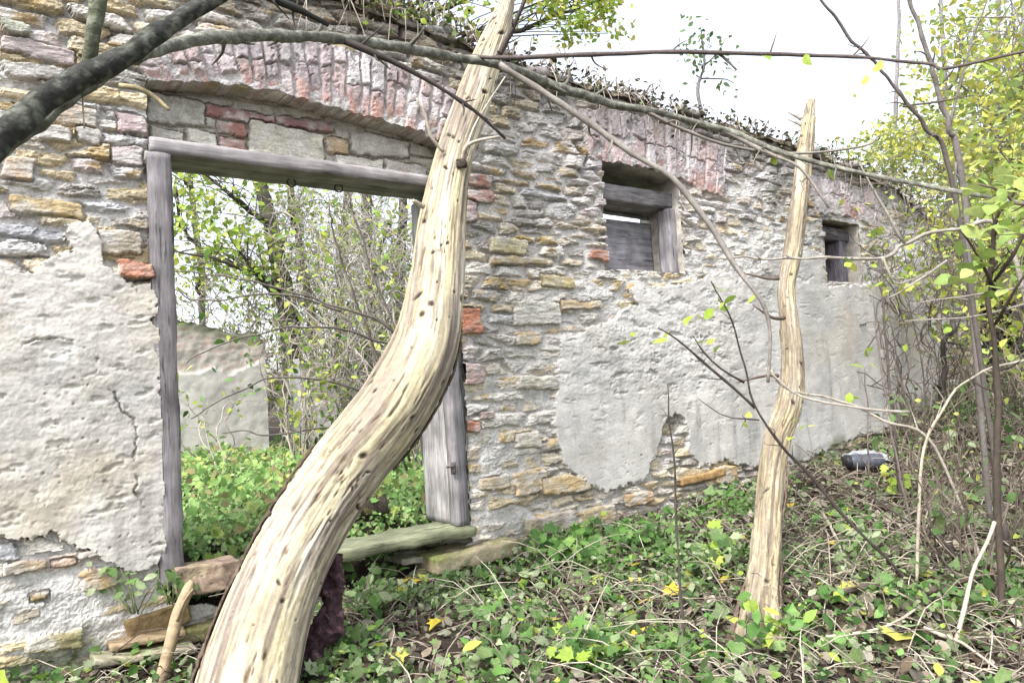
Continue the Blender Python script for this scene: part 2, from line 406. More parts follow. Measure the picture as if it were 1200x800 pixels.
hs = hs+.0065*fbm(S*5+h1(sid, 13)*9, Z*34, 5, 73, .62)+.005*fbm(S*34, Z*44, 3, 75)-.014*sstep(.2, .42, fbm(S*8, Z*26, 4, 76))
hs = np.where(sdv > 0, -.075, hs)
PAL = np.array([(.43, .415, .39), (.47, .445, .40), (.45, .38, .26), (.43, .385, .37), (.54, .515, .465), (.29, .275, .25), (.39, .33, .22), (.40, .40, .41), (.52, .46, .35), (.44, .43, .42)])
pw = np.cumsum([.15, .17, .12, .08, .13, .06, .10, .07, .09, .03]); pw /= pw[-1]
scol = PAL[np.clip(np.searchsorted(pw, h1(sid, 14)), 0, 9)]
scol = scol*(.82+.36*h1(sid, 15))[..., None]
# greyer, pinker masonry high on the right; browner and mossier low down
gr = (sstep(560, 700, PX0)*sstep(330, 180, PY0))[..., None]
scol = scol*1.16
lt = (.5*np.exp(-((PX0-640)/120)**2-((PY0-400)/220)**2))[..., None]; scol = scol*(1-lt)+lt*np.array([.50, .475, .43])*(.8+.4*h1(sid, 23))[..., None]
scol = scol*(1-.6*gr)+.6*gr*np.array([.39, .36, .37])*(.75+.5*h1(sid, 16))[..., None]
lowm = sstep(.85, .25, Z-np.interp(S, _bs, _bz))[..., None]
scol = scol*(1-.25*lowm)+.25*lowm*np.array([.33, .24, .12])*(.7+.6*h1(sid, 17))[..., None]
oc = (sstep(.05, .5, fbm(S*4+h1(sid, 18)*7, Z*9, 4, 78))*(h1(sid, 19) < .52)*.85)[..., None]
scol = scol*(1-oc)+oc*np.array([.43, .30, .13])*(.8+.4*h1(sid, 20))[..., None]
streak = fbm(S*5, Z*26, 5, 77, .6)
scol = scol*(1+.38*streak)[..., None]
scol = scol*(1-.45*sstep(.15, .6, fbm(S*2.2, Z*3, 4, 79)))[..., None]+(.45*sstep(.15, .6, fbm(S*2.2, Z*3, 4, 79)))[..., None]*np.array([.51, .495, .47])   # lime bloom on the faces

# mortar
mbias = np.zeros(shp)
def blob(cx_, cy_, rx, ry, a):
    global mbias
    mbias = mbias+a*np.exp(-((PX0-cx_)/rx)**2-((PY0-cy_)/ry)**2)
for q in ((640, 470, 70, 45, .03), (590, 560, 45, 70, .03), (560, 330, 18, 80, .022), (70, 715, 190, 80, .050), (90, 300, 40, 40, .02), (150, 240, 60, 60, .012), (640, 420, 90, 40, .01),
          (1050, 280, 70, 60, .036), (880, 290, 70, 60, .036), (720, 340, 60, 30, .02), (560, 620, 50, 50, .028), (600, 120, 50, 60, .012), (690, 390, 50, 40, .02)): blob(*q)
hm = -.029+.040*fbm(S*1.7, Z*3.0, 4, 81)+mbias+.008*fbm(S*14, Z*22, 4, 83)+.003*perlin2(S*70, Z*70, 85)
mcol = np.array([.53, .515, .49])*(1+.16*fbm(S*4, Z*6, 4, 87)+.10*fbm(S*40, Z*40, 2, 89))[..., None]
mcol = mcol*(1-.15*sstep(.1, .5, fbm(S*9, Z*13, 3, 90)))[..., None]
H = np.maximum(hs, hm); ism = (hm > hs)
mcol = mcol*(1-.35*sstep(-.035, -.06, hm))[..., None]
COL = np.where(ism[..., None], mcol, scol)

# bricks and blocks that can be told apart in the photo: (px polygon corners) rect, colour, height
BR = (.40, .17, .10); BO = (.46, .16, .07); BP = (.44, .30, .27); CR = (.50, .46, .36); TA = (.45, .33, .17); GY = (.42, .40, .37)
def block(xa, ya, xb, yb, col, ht=.02, r=.02, sd=0, rough=1.0):
    s0 = .5*(WP(xa, ya)[0]+WP(xa, yb)[0]); s1 = .5*(WP(xb, ya)[0]+WP(xb, yb)[0])
    t = .5*(WP(xa, ya)[1]+WP(xb, ya)[1]); l = .5*(WP(xa, yb)[1]+WP(xb, yb)[1])
    i0, i1 = np.searchsorted(sa, (s0-.08, s1+.08)); j0, j1 = np.searchsorted(za, (l-.08, t+.08)); w = (slice(i0, i1), slice(j0, j1))
    s_, z_ = S[w], Z[w]; c0, c1 = .5*(s0+s1), .5*(l+t); a, b = .5*(s1-s0), .5*(t-l); r = min(r, .9*a, .9*b)
    q = random.Random(sd*7+1); ti = q.uniform(-.06, .06); tp = q.uniform(-.3, .3)
    dx = SW[w]-c0+tp*.3*(z_-c1); dz = z_-c1-ti*(s_-c0)+.008*perlin2(s_*9, z_*9, 65)
    qx = np.abs(dx)-(a-r); qz = np.abs(dz)-(b*(1-.25*q.random()*np.clip(dx/a*q.choice((-1, 1)), 0, 1))-r)
    d = np.hypot(np.maximum(qx, 0), np.maximum(qz, 0))+np.minimum(np.maximum(qx, qz), 0)-r+rough*(.020*fbm(s_*10, z_*14, 5, 71+sd, .6)+.006)
    m = d < 0
    hh = ht-.026*np.exp(np.minimum(d, 0)/.0035)+.008*fbm(s_*9, z_*30, 5, 170+sd, .6)+.25*q.uniform(-.5, .3)*np.clip(dz, -.05, .05)
    H[w] = np.where(m, hh, np.where(d < .010, np.minimum(H[w], ht-.035), H[w]))
    col = tuple(.78*q+.22*sum(col)/3 for q in col)
    c = np.array(col)*(1+.25*fbm(s_*12, z_*22, 4, 180+sd)+.2*fbm(s_*5, z_*30, 3, 190+sd))[..., None]
    bl = (.75*sstep(-.25, .45, fbm(s_*6, z_*9, 5, 195+sd, .6)))[..., None]*(.45 if max(col)-min(col) > .3 else 1.0); c = c*(1-bl)+bl*np.array([.48, .465, .43])
    COL[w] = np.where(m[..., None], c, COL[w])
for k, q in enumerate([(138, 305, 182, 328, BO, .06), (538, 360, 566, 392, BO), (546, 203, 577, 221, (.30, .13, .09)), (546, 222, 578, 239, (.42, .22, .17)), (538, 234, 560, 262, (.38, .26, .25)),
        (541, 424, 567, 452, BP, .04), (541, 492, 562, 508, BR, .03), (560, 480, 578, 492, BP, .035), (602, 440, 652, 457, CR, .045), (600, 505, 632, 525, CR, .04),
        (572, 278, 616, 298, (.50, .43, .22), .03), (575, 300, 640, 312, TA, .03), (632, 322, 672, 338, (.46, .36, .16), .03), (600, 352, 655, 382, (.52, .49, .42), .035), (604, 388, 632, 405, TA, .04), (655, 352, 704, 363, TA, .03),
        (690, 292, 712, 306, BR, .03), (600, 550, 640, 580, TA, .04), (632, 556, 690, 578, (.45, .32, .14), .045), (560, 556, 596, 575, (.42, .33, .2), .03), (678, 592, 718, 618, (.38, .29, .13), .045), (615, 600, 672, 626, (.36, .30, .24), .05),
        (730, 575, 762, 592, (.44, .26, .10), .05), (790, 548, 830, 562, TA, .03), (835, 545, 862, 566, (.42, .27, .1), .04), (90, 664, 136, 690, (.44, .28, .12), .055), (36, 692, 60, 706, (.3, .22, .1), .03), (28, 738, 96, 762, (.27, .22, .1), .07), (0, 608, 14, 622, (.5, .33, .1), .05),
        (92, 640, 118, 655, (.40, .28, .18), .05), (0, 655, 60, 672, (.4, .3, .18), .04), (60, 652, 92, 664, (.4, .28, .2), .03),
        (0, 182, 40, 212, (.44, .31, .2), .03), (60, 122, 118, 150, (.48, .37, .27), .02), (40, 145, 84, 168, (.52, .47, .40), .035), (88, 148, 122, 172, (.42, .39, .35), .02), (130, 170, 168, 196, (.44, .36, .35), .025), (136, 132, 172, 158, (.42, .31, .31), .02), (0, 28, 38, 44, (.34, .36, .25), .06),
        (10, 232, 100, 254, (.42, .31, .14), .02), (0, 50, 90, 72, (.45, .36, .34), .03), (0, 74, 75, 94, (.44, .41, .37), .03), (110, 268, 166, 300, (.42, .36, .27), .03)]):
    block(*q[:5], *(q[5:] if len(q) > 5 else (.025,)), sd=k)

# brick arches: along-the-arch coordinate as a function of s
def arch(lo_px, up_px, nb, ht, pal, fan, sd):
    lo = np.array([WP(*q)[:2] for q in lo_px]); up = np.array([WP(*q)[:2] for q in up_px])
    zl = np.interp(S, lo[:, 0], lo[:, 1]); zu = np.interp(S, up[:, 0], up[:, 1])
    v = (Z-zl)/np.maximum(zu-zl, .05)
    sm = .5*(lo[0, 0]+lo[-1, 0]); hw = .5*(lo[-1, 0]-lo[0, 0])
    u = (S-sm)/(hw*(1+fan*np.clip(v, -.3, 1.3)))                     # -1..1
    u = u+.012*perlin2(S*6, Z*6, sd)
    vn = v+.06*perlin2(S*14, Z*5, sd+1)
    m = (np.abs(u) < 1) & (vn > 0) & (vn < 1)
    bu = (u+1)*.5*nb; bu = bu+.25*perlin2(bu*.9, np.zeros_like(bu), sd+5); bi = np.floor(bu).astype(np.int64); bf = bu-bi
    vj = vn+.12*(h1(bi, sd)-.5)
    row = (vj > .55+.25*(h1(bi, sd+9)-.5)).astype(np.int64); bid = bi*2+row+5000*sd
    width = 2*hw/nb
    e = np.minimum(np.minimum(bf, 1-bf)*width, np.abs(vj-.55-.25*(h1(bi, sd+9)-.5))*np.maximum(zu-zl, .05)+.004)
    e = e-.007+.004*fbm(S*25, Z*20, 3, sd+2)
    end = .03*h1(bi, sd+3)*sstep(.35, 0, vn)
    hb_ = ht+.024*(h1(bid, 3)-.5)+.006*fbm(S*9, Z*9, 4, sd+11, .6)-.024*np.exp(-np.maximum(e, 0)/.003)+.005*fbm(S*24, Z*24, 4, sd+3, .65)-.012*sstep(.25, .4, fbm(S*16, Z*12, 4, sd+13))-end
    hb_ = np.where(e < 0, ht-.03, hb_)
    mo = ht-.024+.026*fbm(S*2.6, Z*3, 4, sd+4)+.012*fbm(S*18, Z*18, 4, sd+6, .6)
    hb_ = hb_-.03*sstep(.35, .6, fbm(S*5, Z*5, 4, sd+12))
    p = np.asarray(pal); c = p[(h1(bid, 5)*len(p)).astype(int) % len(p)]*(.8+.4*h1(bid, 6))[..., None]*(1+.2*fbm(S*15, Z*15, 3, sd+7))[..., None]
    expo = sstep(.42, .05, vn+.25*fbm(S*6, Z*6, 2, sd+8))[..., None]*(h1(bi, sd+4) < .6)[..., None]
    c = c*(1-expo*.7)+expo*.7*np.array([.44, .25, .20])*(.75+.5*h1(bid, 7))[..., None]
    mm = mo > hb_
    c = np.where(mm[..., None], np.array([.43, .41, .395])*(1+.15*fbm(S*7, Z*7, 3, sd+8))[..., None], c)
    return m, np.maximum(hb_, mo), c
GP = [(.45, .40, .41), (.48, .42, .42), (.44, .35, .34), (.50, .46, .46), (.43, .37, .38)]
aA, hA, cA = arch([(172, 96), (250, 99), (330, 112), (400, 131), (470, 150), (545, 176)], [(160, 60), (250, 47), (330, 44), (400, 58), (470, 82), (560, 122)], 25, .055, GP, .10, 301)
aB, hB, cB = arch([(690, 186), (735, 194), (780, 204), (845, 232)], [(672, 128), (735, 134), (780, 148), (880, 185)], 13, .045, GP, .12, 331)
aC, hC, cC = arch([(955, 250), (985, 252), (1010, 260), (1030, 268)], [(950, 208), (985, 215), (1010, 222), (1036, 236)], 8, .04, GP, .12, 361)
for a_, h_, c_ in ((aA, hA, cA), (aB, hB, cB), (aC, hC, cC)):
    H = np.where(a_, h_, H); COL = np.where(a_[..., None], c_, COL)

# recessed tympanum over the door lintel and recess over window one
loA = np.array([WP(*q)[:2] for q in [(172, 96), (250, 99), (330, 112), (400, 131), (470, 150), (545, 176)]])
TYM = (S > 1.0) & (S < 3.0) & (Z > DOOR[3]-.02) & (Z < np.interp(S, loA[:, 0], loA[:, 1])) & ~aA
H = np.where(TYM, H*.4-.13, H); COL = np.where(TYM[..., None], np.array([.36, .34, .29])*(1+.2*fbm(S*9, Z*9, 4, 91))[..., None], COL)
for k, q in enumerate([(178, 104, 250, 141, (.33, .32, .25)), (249, 121, 330, 138, (.30, .14, .12)), (331, 132, 402, 148, (.27, .14, .12)), (180, 143, 222, 161, (.45, .42, .34)), (224, 146, 263, 167, (.46, .44, .36)), (264, 136, 298, 153, (.33, .15, .11)), (265, 154, 298, 172, (.36, .16, .11)),
        (299, 141, 388, 186, (.52, .49, .38)), (389, 155, 418, 176, (.42, .30, .16)), (400, 178, 460, 196, (.52, .49, .42)), (420, 152, 490, 180, (.40, .38, .32)), (462, 185, 510, 205, (.42, .38, .34))]):
    block(*q, -.105, .01, sd=60+k)

# plaster
P_L = [(-600, 326), (-60, 322), (30, 318), (62, 312), (78, 296), (82, 262), (104, 261), (114, 292), (128, 316), (150, 329), (180, 336), (205, 640), (190, 655), (160, 668), (132, 662), (112, 648), (84, 640), (58, 628), (20, 632), (-60, 618), (-600, 640)]
P_R = [(735, 338), (741, 356), (722, 372), (690, 384), (656, 400), (650, 445), (648, 508), (664, 546), (700, 572), (722, 573), (752, 562), (767, 532), (775, 492), (788, 483), (799, 492), (806, 530), (816, 546), (848, 540), (880, 546), (905, 545), (940, 541), (985, 517), (1030, 502), (1088, 482), (1108, 420), (1114, 350), (1098, 305), (1064, 296), (1036, 330), (1000, 336), (966, 333), (962, 300), (930, 283), (900, 290), (886, 318), (842, 322), (806, 330), (770, 338)]
pL = inpoly(PX, PY, P_L); pR = inpoly(PX, PY, P_R)
crumb = fbm(S*6, Z*9, 4, 95)
pitm = fbm(S*26, Z*30, 3, 97)
pL &= ~((crumb > .62) & (PY0 > 560)) ; pL &= ~(aA)
roughR = np.exp(-((PX0-700)/70)**2-((PY0-410)/55)**2)+np.exp(-((PX0-800)/60)**2-((PY0-400)/60)**2)+.8*np.exp(-((PX0-900)/60)**2-((PY0-300)/60)**2)
ra = np.where(pL, .50, .14+.75*np.clip(roughR, 0, 1))
hp = np.where(pL, .046, .032)+.012*fbm(S*1.1, Z*1.3, 3, 101)+.004*fbm(S*3, Z*3, 3, 104)+.014*fbm(S*6, Z*11, 5, 103, .6)*ra+.004*fbm(S*30, Z*34, 3, 109)*ra
hp = hp-.020*sstep(.22, .42, fbm(S*4.5, Z*10, 5, 105, .6))*ra-.012*sstep(.46, .66, pitm)*sstep(.05, .5, fbm(S*2.5, Z*2.5, 3, 107)+.25*ra)
hp = hp+.0015*perlin2(S*90, Z*90, 110)
pcol = np.where(pL[..., None], np.array([.52, .495, .45]), np.array([.53, .512, .48]))
pcol = pcol*(1+.22*fbm(S*1.5, Z*1.1, 4, 111)+.16*fbm(S*5, Z*7, 5, 113, .6)+.07*fbm(S*40, Z*44, 3, 116))[..., None]
pcol = pcol*(1-.32*sstep(.12, .6, fbm(S*6, Z*.8, 5, 115, .6)))[..., None]*(1-.30*sstep(.45, .7, pitm))[..., None]
tan_ = (sstep(.0, .5, fbm(S*1.3+7, Z*1.6, 3, 117))*np.where(pL, .45, .12+.25*sstep(880, 1050, PX0)))[..., None]
gs = (.6*sstep(.0, .5, fbm(S*2.1+3, Z*1.7, 5, 118, .6)))[..., None]; pcol = pcol*(1-gs)+gs*np.array([.39, .385, .375])
pcol = pcol*(1-tan_)+tan_*np.array([.45, .38, .26])
for pts in ([(128, 455), (136, 470), (150, 490), (158, 500), (156, 540), (158, 575), (166, 590)], [(20, 410), (44, 397), (66, 398), (84, 404)]):
    q = np.array([WP(*p)[:2] for p in pts])
    for (a0, b0), (a1, b1) in zip(q[:-1], q[1:]):
        bb = (S > min(a0, a1)-.08) & (S < max(a0, a1)+.08) & (Z > min(b0, b1)-.08) & (Z < max(b0, b1)+.08)
        ss = S[bb]+.03*fbm(S[bb]*14, Z[bb]*14, 3, 113); zz = Z[bb]+.03*fbm(S[bb]*14, Z[bb]*14, 3, 114); L2 = (a1-a0)**2+(b1-b0)**2
        t = np.clip(((ss-a0)*(a1-a0)+(zz-b0)*(b1-b0))/L2, 0, 1); dd = np.hypot(ss-a0-t*(a1-a0), zz-b0-t*(b1-b0))
        hp[bb] -= .030*np.exp(-(dd/.004)**2)*np.clip(.6+1.2*fbm(S[bb]*8, Z[bb]*8, 2, 112), 0, 1)
pl = pL | pR
H = np.where(pl, hp, H); COL = np.where(pl[..., None], pcol, COL)
# green moss low on stones and along the top
moss = sstep(.25, .7, fbm(S*1.8, Z*2.4, 4, 121)+.9*sstep(.45, .0, Z-np.interp(S, _bs, _bz))-.45)[..., None]*.6
tz = np.interp(S, TS, TZ)+.05*fbm(S*2.2, S*0+.5, 3, 123)+.02*perlin2(np.floor(SW/.16), S*0+.5, 125)
moss = np.maximum(moss, .5*sstep(.35, .0, tz-Z)[..., None]*sstep(-.2, .5, fbm(S*3, Z*5, 3, 127))[..., None])
COL = COL*(1-moss)+moss*np.array([.15, .16, .07])
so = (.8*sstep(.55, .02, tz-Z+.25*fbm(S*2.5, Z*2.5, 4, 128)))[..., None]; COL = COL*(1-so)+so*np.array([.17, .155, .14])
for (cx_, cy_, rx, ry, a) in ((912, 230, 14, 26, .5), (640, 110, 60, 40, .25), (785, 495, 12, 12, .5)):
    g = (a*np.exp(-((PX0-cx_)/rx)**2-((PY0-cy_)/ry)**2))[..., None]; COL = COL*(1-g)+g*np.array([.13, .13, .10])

def inrect(r, e=.0): return (S > r[0]-e) & (S < r[1]+e) & (Z > r[2]-e) & (Z < r[3]+e)
wob = .012*perlin2(S*9, Z*9, 131)
def hole(r): return (S+wob > r[0]) & (S+wob < r[1]) & (Z+wob > r[2]) & (Z+wob < r[3])
gap = inrect((1.0, 3.04, .12, .36))
ragged = np.interp(S, [1.0, 1.2, 1.6, 2.2, 2.7, 3.05], [.33, .26, .16, .16, .2, .31])+.03*perlin2(S*7, S*0, 133)
loB = np.array([WP(*q)[:2] for q in [(690, 186), (735, 194), (780, 204), (845, 232)]])
win1b = (S > WIN1[0]) & (S < WIN1[1]) & (Z > WIN1[2]) & (Z < np.interp(S, loB[:, 0], loB[:, 1])) & ~aB
open_ = ((S+wob*.4 > DOOR[0]) & (S+wob*.4 < DOOR[1]) & (Z > ragged) & (Z < DOOR[3])) | ((hole(WIN1) | win1b) & ~aB) | (hole(WIN2) & ~aC) | hole(CEL)
keep = (Z < tz) & ~open_
# part ids per vertex -> faces
pid = np.zeros(shp, int); pid[pL] = 1; pid[pR] = 2; pid[aA] = 3; pid[aB] = 4; pid[aC] = 5
kf = keep[:-1, :-1] & keep[1:, :-1] & keep[:-1, 1:] & keep[1:, 1:]
gi = np.arange(S.size).reshape(shp)
quads = np.stack([gi[:-1, :-1], gi[1:, :-1], gi[1:, 1:], gi[:-1, 1:]], -1)
fp = pid[:-1, :-1]
wall = thing('ruined_wall', 'long crumbling stone wall with a tall doorway, brick arches and grey plaster patches', 'wall', W2(0, 0, 0), ANG)
WV = (dS*S[..., None]+dN*(WD-H)[..., None]+np.array([0, 0, 1.0])*Z[..., None]).reshape(-1, 3)
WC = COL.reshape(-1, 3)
def part_from(mask, name, m, label=None, flat=False):
    q = quads[mask & kf]
    u, inv = np.unique(q.ravel(), return_inverse=True)
    o = link_mesh(name, WV[u], [inv.reshape(-1, 4)], WC[u], m, wall, not flat)
    if label: o['label'] = label
    return o
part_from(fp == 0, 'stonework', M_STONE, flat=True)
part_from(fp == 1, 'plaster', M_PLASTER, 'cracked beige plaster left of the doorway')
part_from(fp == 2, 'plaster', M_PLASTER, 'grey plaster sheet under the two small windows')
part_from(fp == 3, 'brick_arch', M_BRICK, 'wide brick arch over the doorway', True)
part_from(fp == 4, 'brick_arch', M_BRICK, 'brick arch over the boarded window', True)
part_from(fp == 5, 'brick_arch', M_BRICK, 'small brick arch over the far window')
del WV, WC

# thickness: reveals, back face, top
TH = .52
mb = MB()
def strip(pts, w0, w1, nd=14, amp=.02, sd=0, col=(.40, .37, .33)):
    p = np.array(pts, float); d = np.r_[0, np.cumsum(np.linalg.norm(np.diff(p, axis=0), axis=1))]
    n = max(3, int(d[-1]/.02)); u = np.linspace(0, d[-1], n)
    ps = np.interp(u, d, p[:, 0]); pz = np.interp(u, d, p[:, 1]); w = np.linspace(w0, w1, nd)
    V = dS*ps[:, None, None]+dN*(WD+w)[None, :, None]+np.array([0, 0, 1.0])*pz[:, None, None]
    v = V.reshape(-1, 3); off = np.stack([fbm3(v, 9, 3, sd+k) for k in range(3)], 1).reshape(V.shape)
    V = V+amp*off
    c = np.array(col)*(1+.35*fbm3(v, 7, 3, sd+5)+.15*np.sign(fbm3(v*np.array([1, 1, 2.2]), 9, 1, sd+8)))[:, None]
    mb = MB(); mb.grid(V, np.clip(c, .02, 1)); mb.build('reveal', M_STONE, wall)
e = .012
for k, r in enumerate((DOOR, WIN1, WIN2, CEL)):
    zt = r[3]+e; zb_ = r[2]-e
    if r is WIN1: continue
    if r is DOOR:
        strip([(r[0]-e, .2), (r[0]-e, zt)], .0, TH, sd=k*40)
        strip([(r[0]-e, zt), (r[1]+e, zt)], .10, TH, sd=k*40+10)
        strip([(r[1]+e, zt), (r[1]+e, .2)], .0, TH, sd=k*40+20)
    else:
        strip([(r[0]-e, zb_), (r[0]-e, zt), (r[1]+e, zt), (r[1]+e, zb_), (r[0]-e, zb_)], .0, TH, sd=k*40)
q = [(WIN1[0]-e, WIN1[2]-e)]+[(s_, float(np.interp(s_, loB[:, 0], loB[:, 1]))+e) for s_ in np.linspace(WIN1[0]-e, WIN1[1]+e, 8)]+[(WIN1[1]+e, WIN1[2]-e), (WIN1[0]-e, WIN1[2]-e)]
strip(q, .0, TH, sd=311)
mb = MB()                                                     # back face and top
sb_ = np.arange(-1.6, SEND, .05); zb2 = np.arange(-.35, 4.3, .05); SB, ZB = np.meshgrid(sb_, zb2, indexing='ij')
tb = np.interp(SB, TS, TZ)-.03; ZB2 = np.minimum(ZB, tb)
V = dS*SB[..., None]+dN*(WD+TH+.02*fbm(SB*6, ZB*9, 3, 141))[..., None]+np.array([0, 0, 1.0])*ZB2[..., None]
hb3 = np.zeros(SB.shape, bool)
for r in (DOOR, WIN1, WIN2, CEL): hb3 |= (SB > r[0]-.03) & (SB < r[1]+.01) & (ZB > r[2]-.03) & (ZB < r[3]+.01)
i = np.arange(SB.size).reshape(SB.shape); q = np.stack([i[:-1, :-1], i[:-1, 1:], i[1:, 1:], i[1:, :-1]], -1)
ok = ~(hb3[:-1, :-1] | hb3[1:, 1:]) & (ZB[:-1, :-1] < tb[:-1, :-1])
mb.add(V.reshape(-1, 3), [q[ok]], np.clip(np.array([.38, .35, .31])*(1+.3*fbm(SB*5, ZB*10, 3, 143))[..., None], 0, 1).reshape(-1, 3))
mb.build('back_face', M_STONE, wall)
mb = MB()
st = np.arange(-1.6, SEND, .025); wt = np.linspace(-.03, TH+.02, 22); SS, WW = np.meshgrid(st, wt, indexing='ij')
ttop = np.interp(SS, TS, TZ)+.05*fbm(SS*2.2, SS*0+.5, 3, 123)
prof = np.sin(np.clip((WW+.03)/(TH+.05), 0, 1)*math.pi)**.5
ZT = ttop-.05+prof*(.09+.09*np.maximum(fbm(SS*1.6, WW*3, 4, 147), -.6))+.03*fbm(SS*8, WW*8, 3, 149)
V = dS*SS[..., None]+dN*(WD+WW)[..., None]+np.array([0, 0, 1.0])*ZT[..., None]
tc_ = np.clip(np.array([.13, .11, .08])*(1+.6*fbm(SS*4, WW*6, 3, 151))[..., None], .01, 1)
mb.grid(V, tc_); cp = mb.build('soil_capping', M_SOIL, wall)
# loose stones along the broken top
mb = MB()
for k in range(60):
    s_ = rng.uniform(-.5, 10.5); w_ = rng.uniform(-.02, TH*.8); z_ = float(np.interp(s_, TS, TZ))+rng.uniform(-.02, .07)
    a = ANG+rng.normal()*.3; ca, sa2 = math.cos(a), math.sin(a); tl = rng.normal()*.12
    ax = np.array([[ca, sa2, tl], [-sa2, ca, 0], [-tl*ca, -tl*sa2, 1]])
    hx = rng.uniform(.05, .15); mb = MB()
    mb.rbox(W2(s_, w_, z_), (hx, rng.uniform(.04, .1), rng.uniform(.018, .04)), ax, 6, .02, .014, 10, PAL[rng.integers(10)]*rng.uniform(.5, .95), sd=k)
    mb.build('capstone', M_STONE, wall)

# door frame, window frames: parts of the wall
WG = (.27, .25, .25); WGd = (.17, .155, .15)
def beam(name, s0, s1, w0, w1, z0_, z1_, m, col, parent=None, amp=.006, cuts=40, rad=.012, tilt=0, sd=0, label=None):
    b = MB(); ax = np.array([dS, dN, [0, 0, 1.0]])
    if tilt: 
        c, s_ = math.cos(tilt), math.sin(tilt); ax = np.array([[c, 0, s_], [0, 1, 0], [-s_, 0, c]])@ax
    b.rbox(W2(.5*(s0+s1), .5*(w0+w1), .5*(z0_+z1_)), (.5*(s1-s0), .5*(w1-w0), .5*(z1_-z0_)), ax, cuts, rad, amp, 7, col, sd=sd)
    o = b.build(name, m, wall if parent is None else wall)
    if parent is not None: o.parent = parent
    if label: o['label'] = label
    return o
df = beam('door_frame', 1.00, 3.06, -.03, .34, 2.815, 2.905, M_WOODH, WG, cuts=60, sd=1, label='weathered grey timber lintel and posts of the doorway')
beam('post', .985, 1.115, -.045, .07, .40, 2.813, M_WOODV, (.20, .185, .19), df, cuts=60, amp=.010, sd=2)
beam('post', 2.915, 3.02, -.03, .075, .43, 2.813, M_WOODV, (.24, .225, .23), df, cuts=60, sd=3)
beam('reveal_board', 2.935, 3.03, .08, .44, .43, 2.81, M_WOODV, (.36, .34, .33), df, cuts=50, sd=4)
beam('reveal_board', 1.005, 1.06, .075, .42, .40, 2.81, M_WOODV, (.34, .32, .30), df, cuts=50, sd=5)
for k, x in enumerate((341, 396)):                            # iron rings under the lintel
    s_ = WP(x, 200, .18)[0]; b = MB(); th = np.linspace(0, 2*math.pi, 15)
    c = np.array([W2(s_, .18, 2.81)+dS*.028*math.cos(t)+np.array([0, 0, 1])*(.026*math.sin(t)-.018) for t in th])
    b.tube(c, [.005], 6, 24, (.05, .035, .03)); o = b.build('iron_ring', M_IRON, wall); o.parent = df
b = MB(); q = WP(531, 548, -.035); b.rbox(W2(q[0], -.04, q[1]), (.018, .012, .045), None, 6, .006, .003, 20, (.09, .075, .07)); b.tube([W2(q[0]-.06, -.045, q[1]+.012), W2(q[0], -.05, q[1]+.012)], [.008, .008], 7, 8, (.10, .085, .08)); o = b.build('latch', M_IRON, wall); o.parent = df
sill = beam('threshold', 1.06, 3.03, -.10, .30, .362, .428, M_WOODH, (.20, .21, .13), amp=.014, cuts=80, rad=.010, sd=6, label='mossy sagging timber threshold')
# window one: wooden lintel, right jamb, boards with a bright slit
zs = WP(740, 257, .38)[1]; zl = WP(740, 238, .10)[1]; print('window', zs, zl)
wf_ = beam('window_frame', 4.50, 5.56, .10, .46, zl, zl+.15, M_WOODH, (.20, .19, .19), sd=11, label='grey timber frame and boards of the nearer window')
beam('jamb', 5.45, 5.64, .07, .22, 2.335, zl-.002, M_WOODV, (.27, .255, .265), wf_, sd=12)
beam('board', 4.52, 5.54, .37, .40, 2.33, zs-.022, M_WOODH, (.30, .29, .31), wf_, sd=13)
beam('board', 4.52, 5.54, .39, .42, zs+.022, zl-.002, M_WOODH, (.20, .20, .19), wf_, sd=14, tilt=-.02)
wg_ = beam('window_frame', 7.88, 8.72, .12, .44, 2.86, 3.00, M_WOODH, (.12, .11, .12), sd=15, label='dark timber frame of the far window')
beam('jamb', 8.46, 8.60, .12, .40, 2.355, 2.856, M_WOODV, (.13, .12, .14), wg_, sd=16)
beam('board', 7.90, 8.70, .41, .44, 2.35, 2.858, M_WOODV, (.06, .06, .075), wg_, sd=17)  # near-black panel; its colour stands in for the unlit interior
# closed, roofed chamber added behind the opening to keep it dark
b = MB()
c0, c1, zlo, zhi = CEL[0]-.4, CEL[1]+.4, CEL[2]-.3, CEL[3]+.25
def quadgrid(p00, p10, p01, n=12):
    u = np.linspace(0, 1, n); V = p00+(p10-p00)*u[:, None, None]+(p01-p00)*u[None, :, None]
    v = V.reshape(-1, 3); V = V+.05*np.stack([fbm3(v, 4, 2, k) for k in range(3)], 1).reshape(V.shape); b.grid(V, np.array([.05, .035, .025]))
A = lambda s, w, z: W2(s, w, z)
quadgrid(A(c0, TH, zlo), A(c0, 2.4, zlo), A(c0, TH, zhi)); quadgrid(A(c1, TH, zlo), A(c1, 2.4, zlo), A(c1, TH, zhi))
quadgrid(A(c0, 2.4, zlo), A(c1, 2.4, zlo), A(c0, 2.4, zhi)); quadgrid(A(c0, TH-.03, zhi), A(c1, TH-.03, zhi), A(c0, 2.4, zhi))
b.build('darkening_chamber', M_SOIL, wall)['label'] = 'closed chamber added to darken the low opening at the far end'

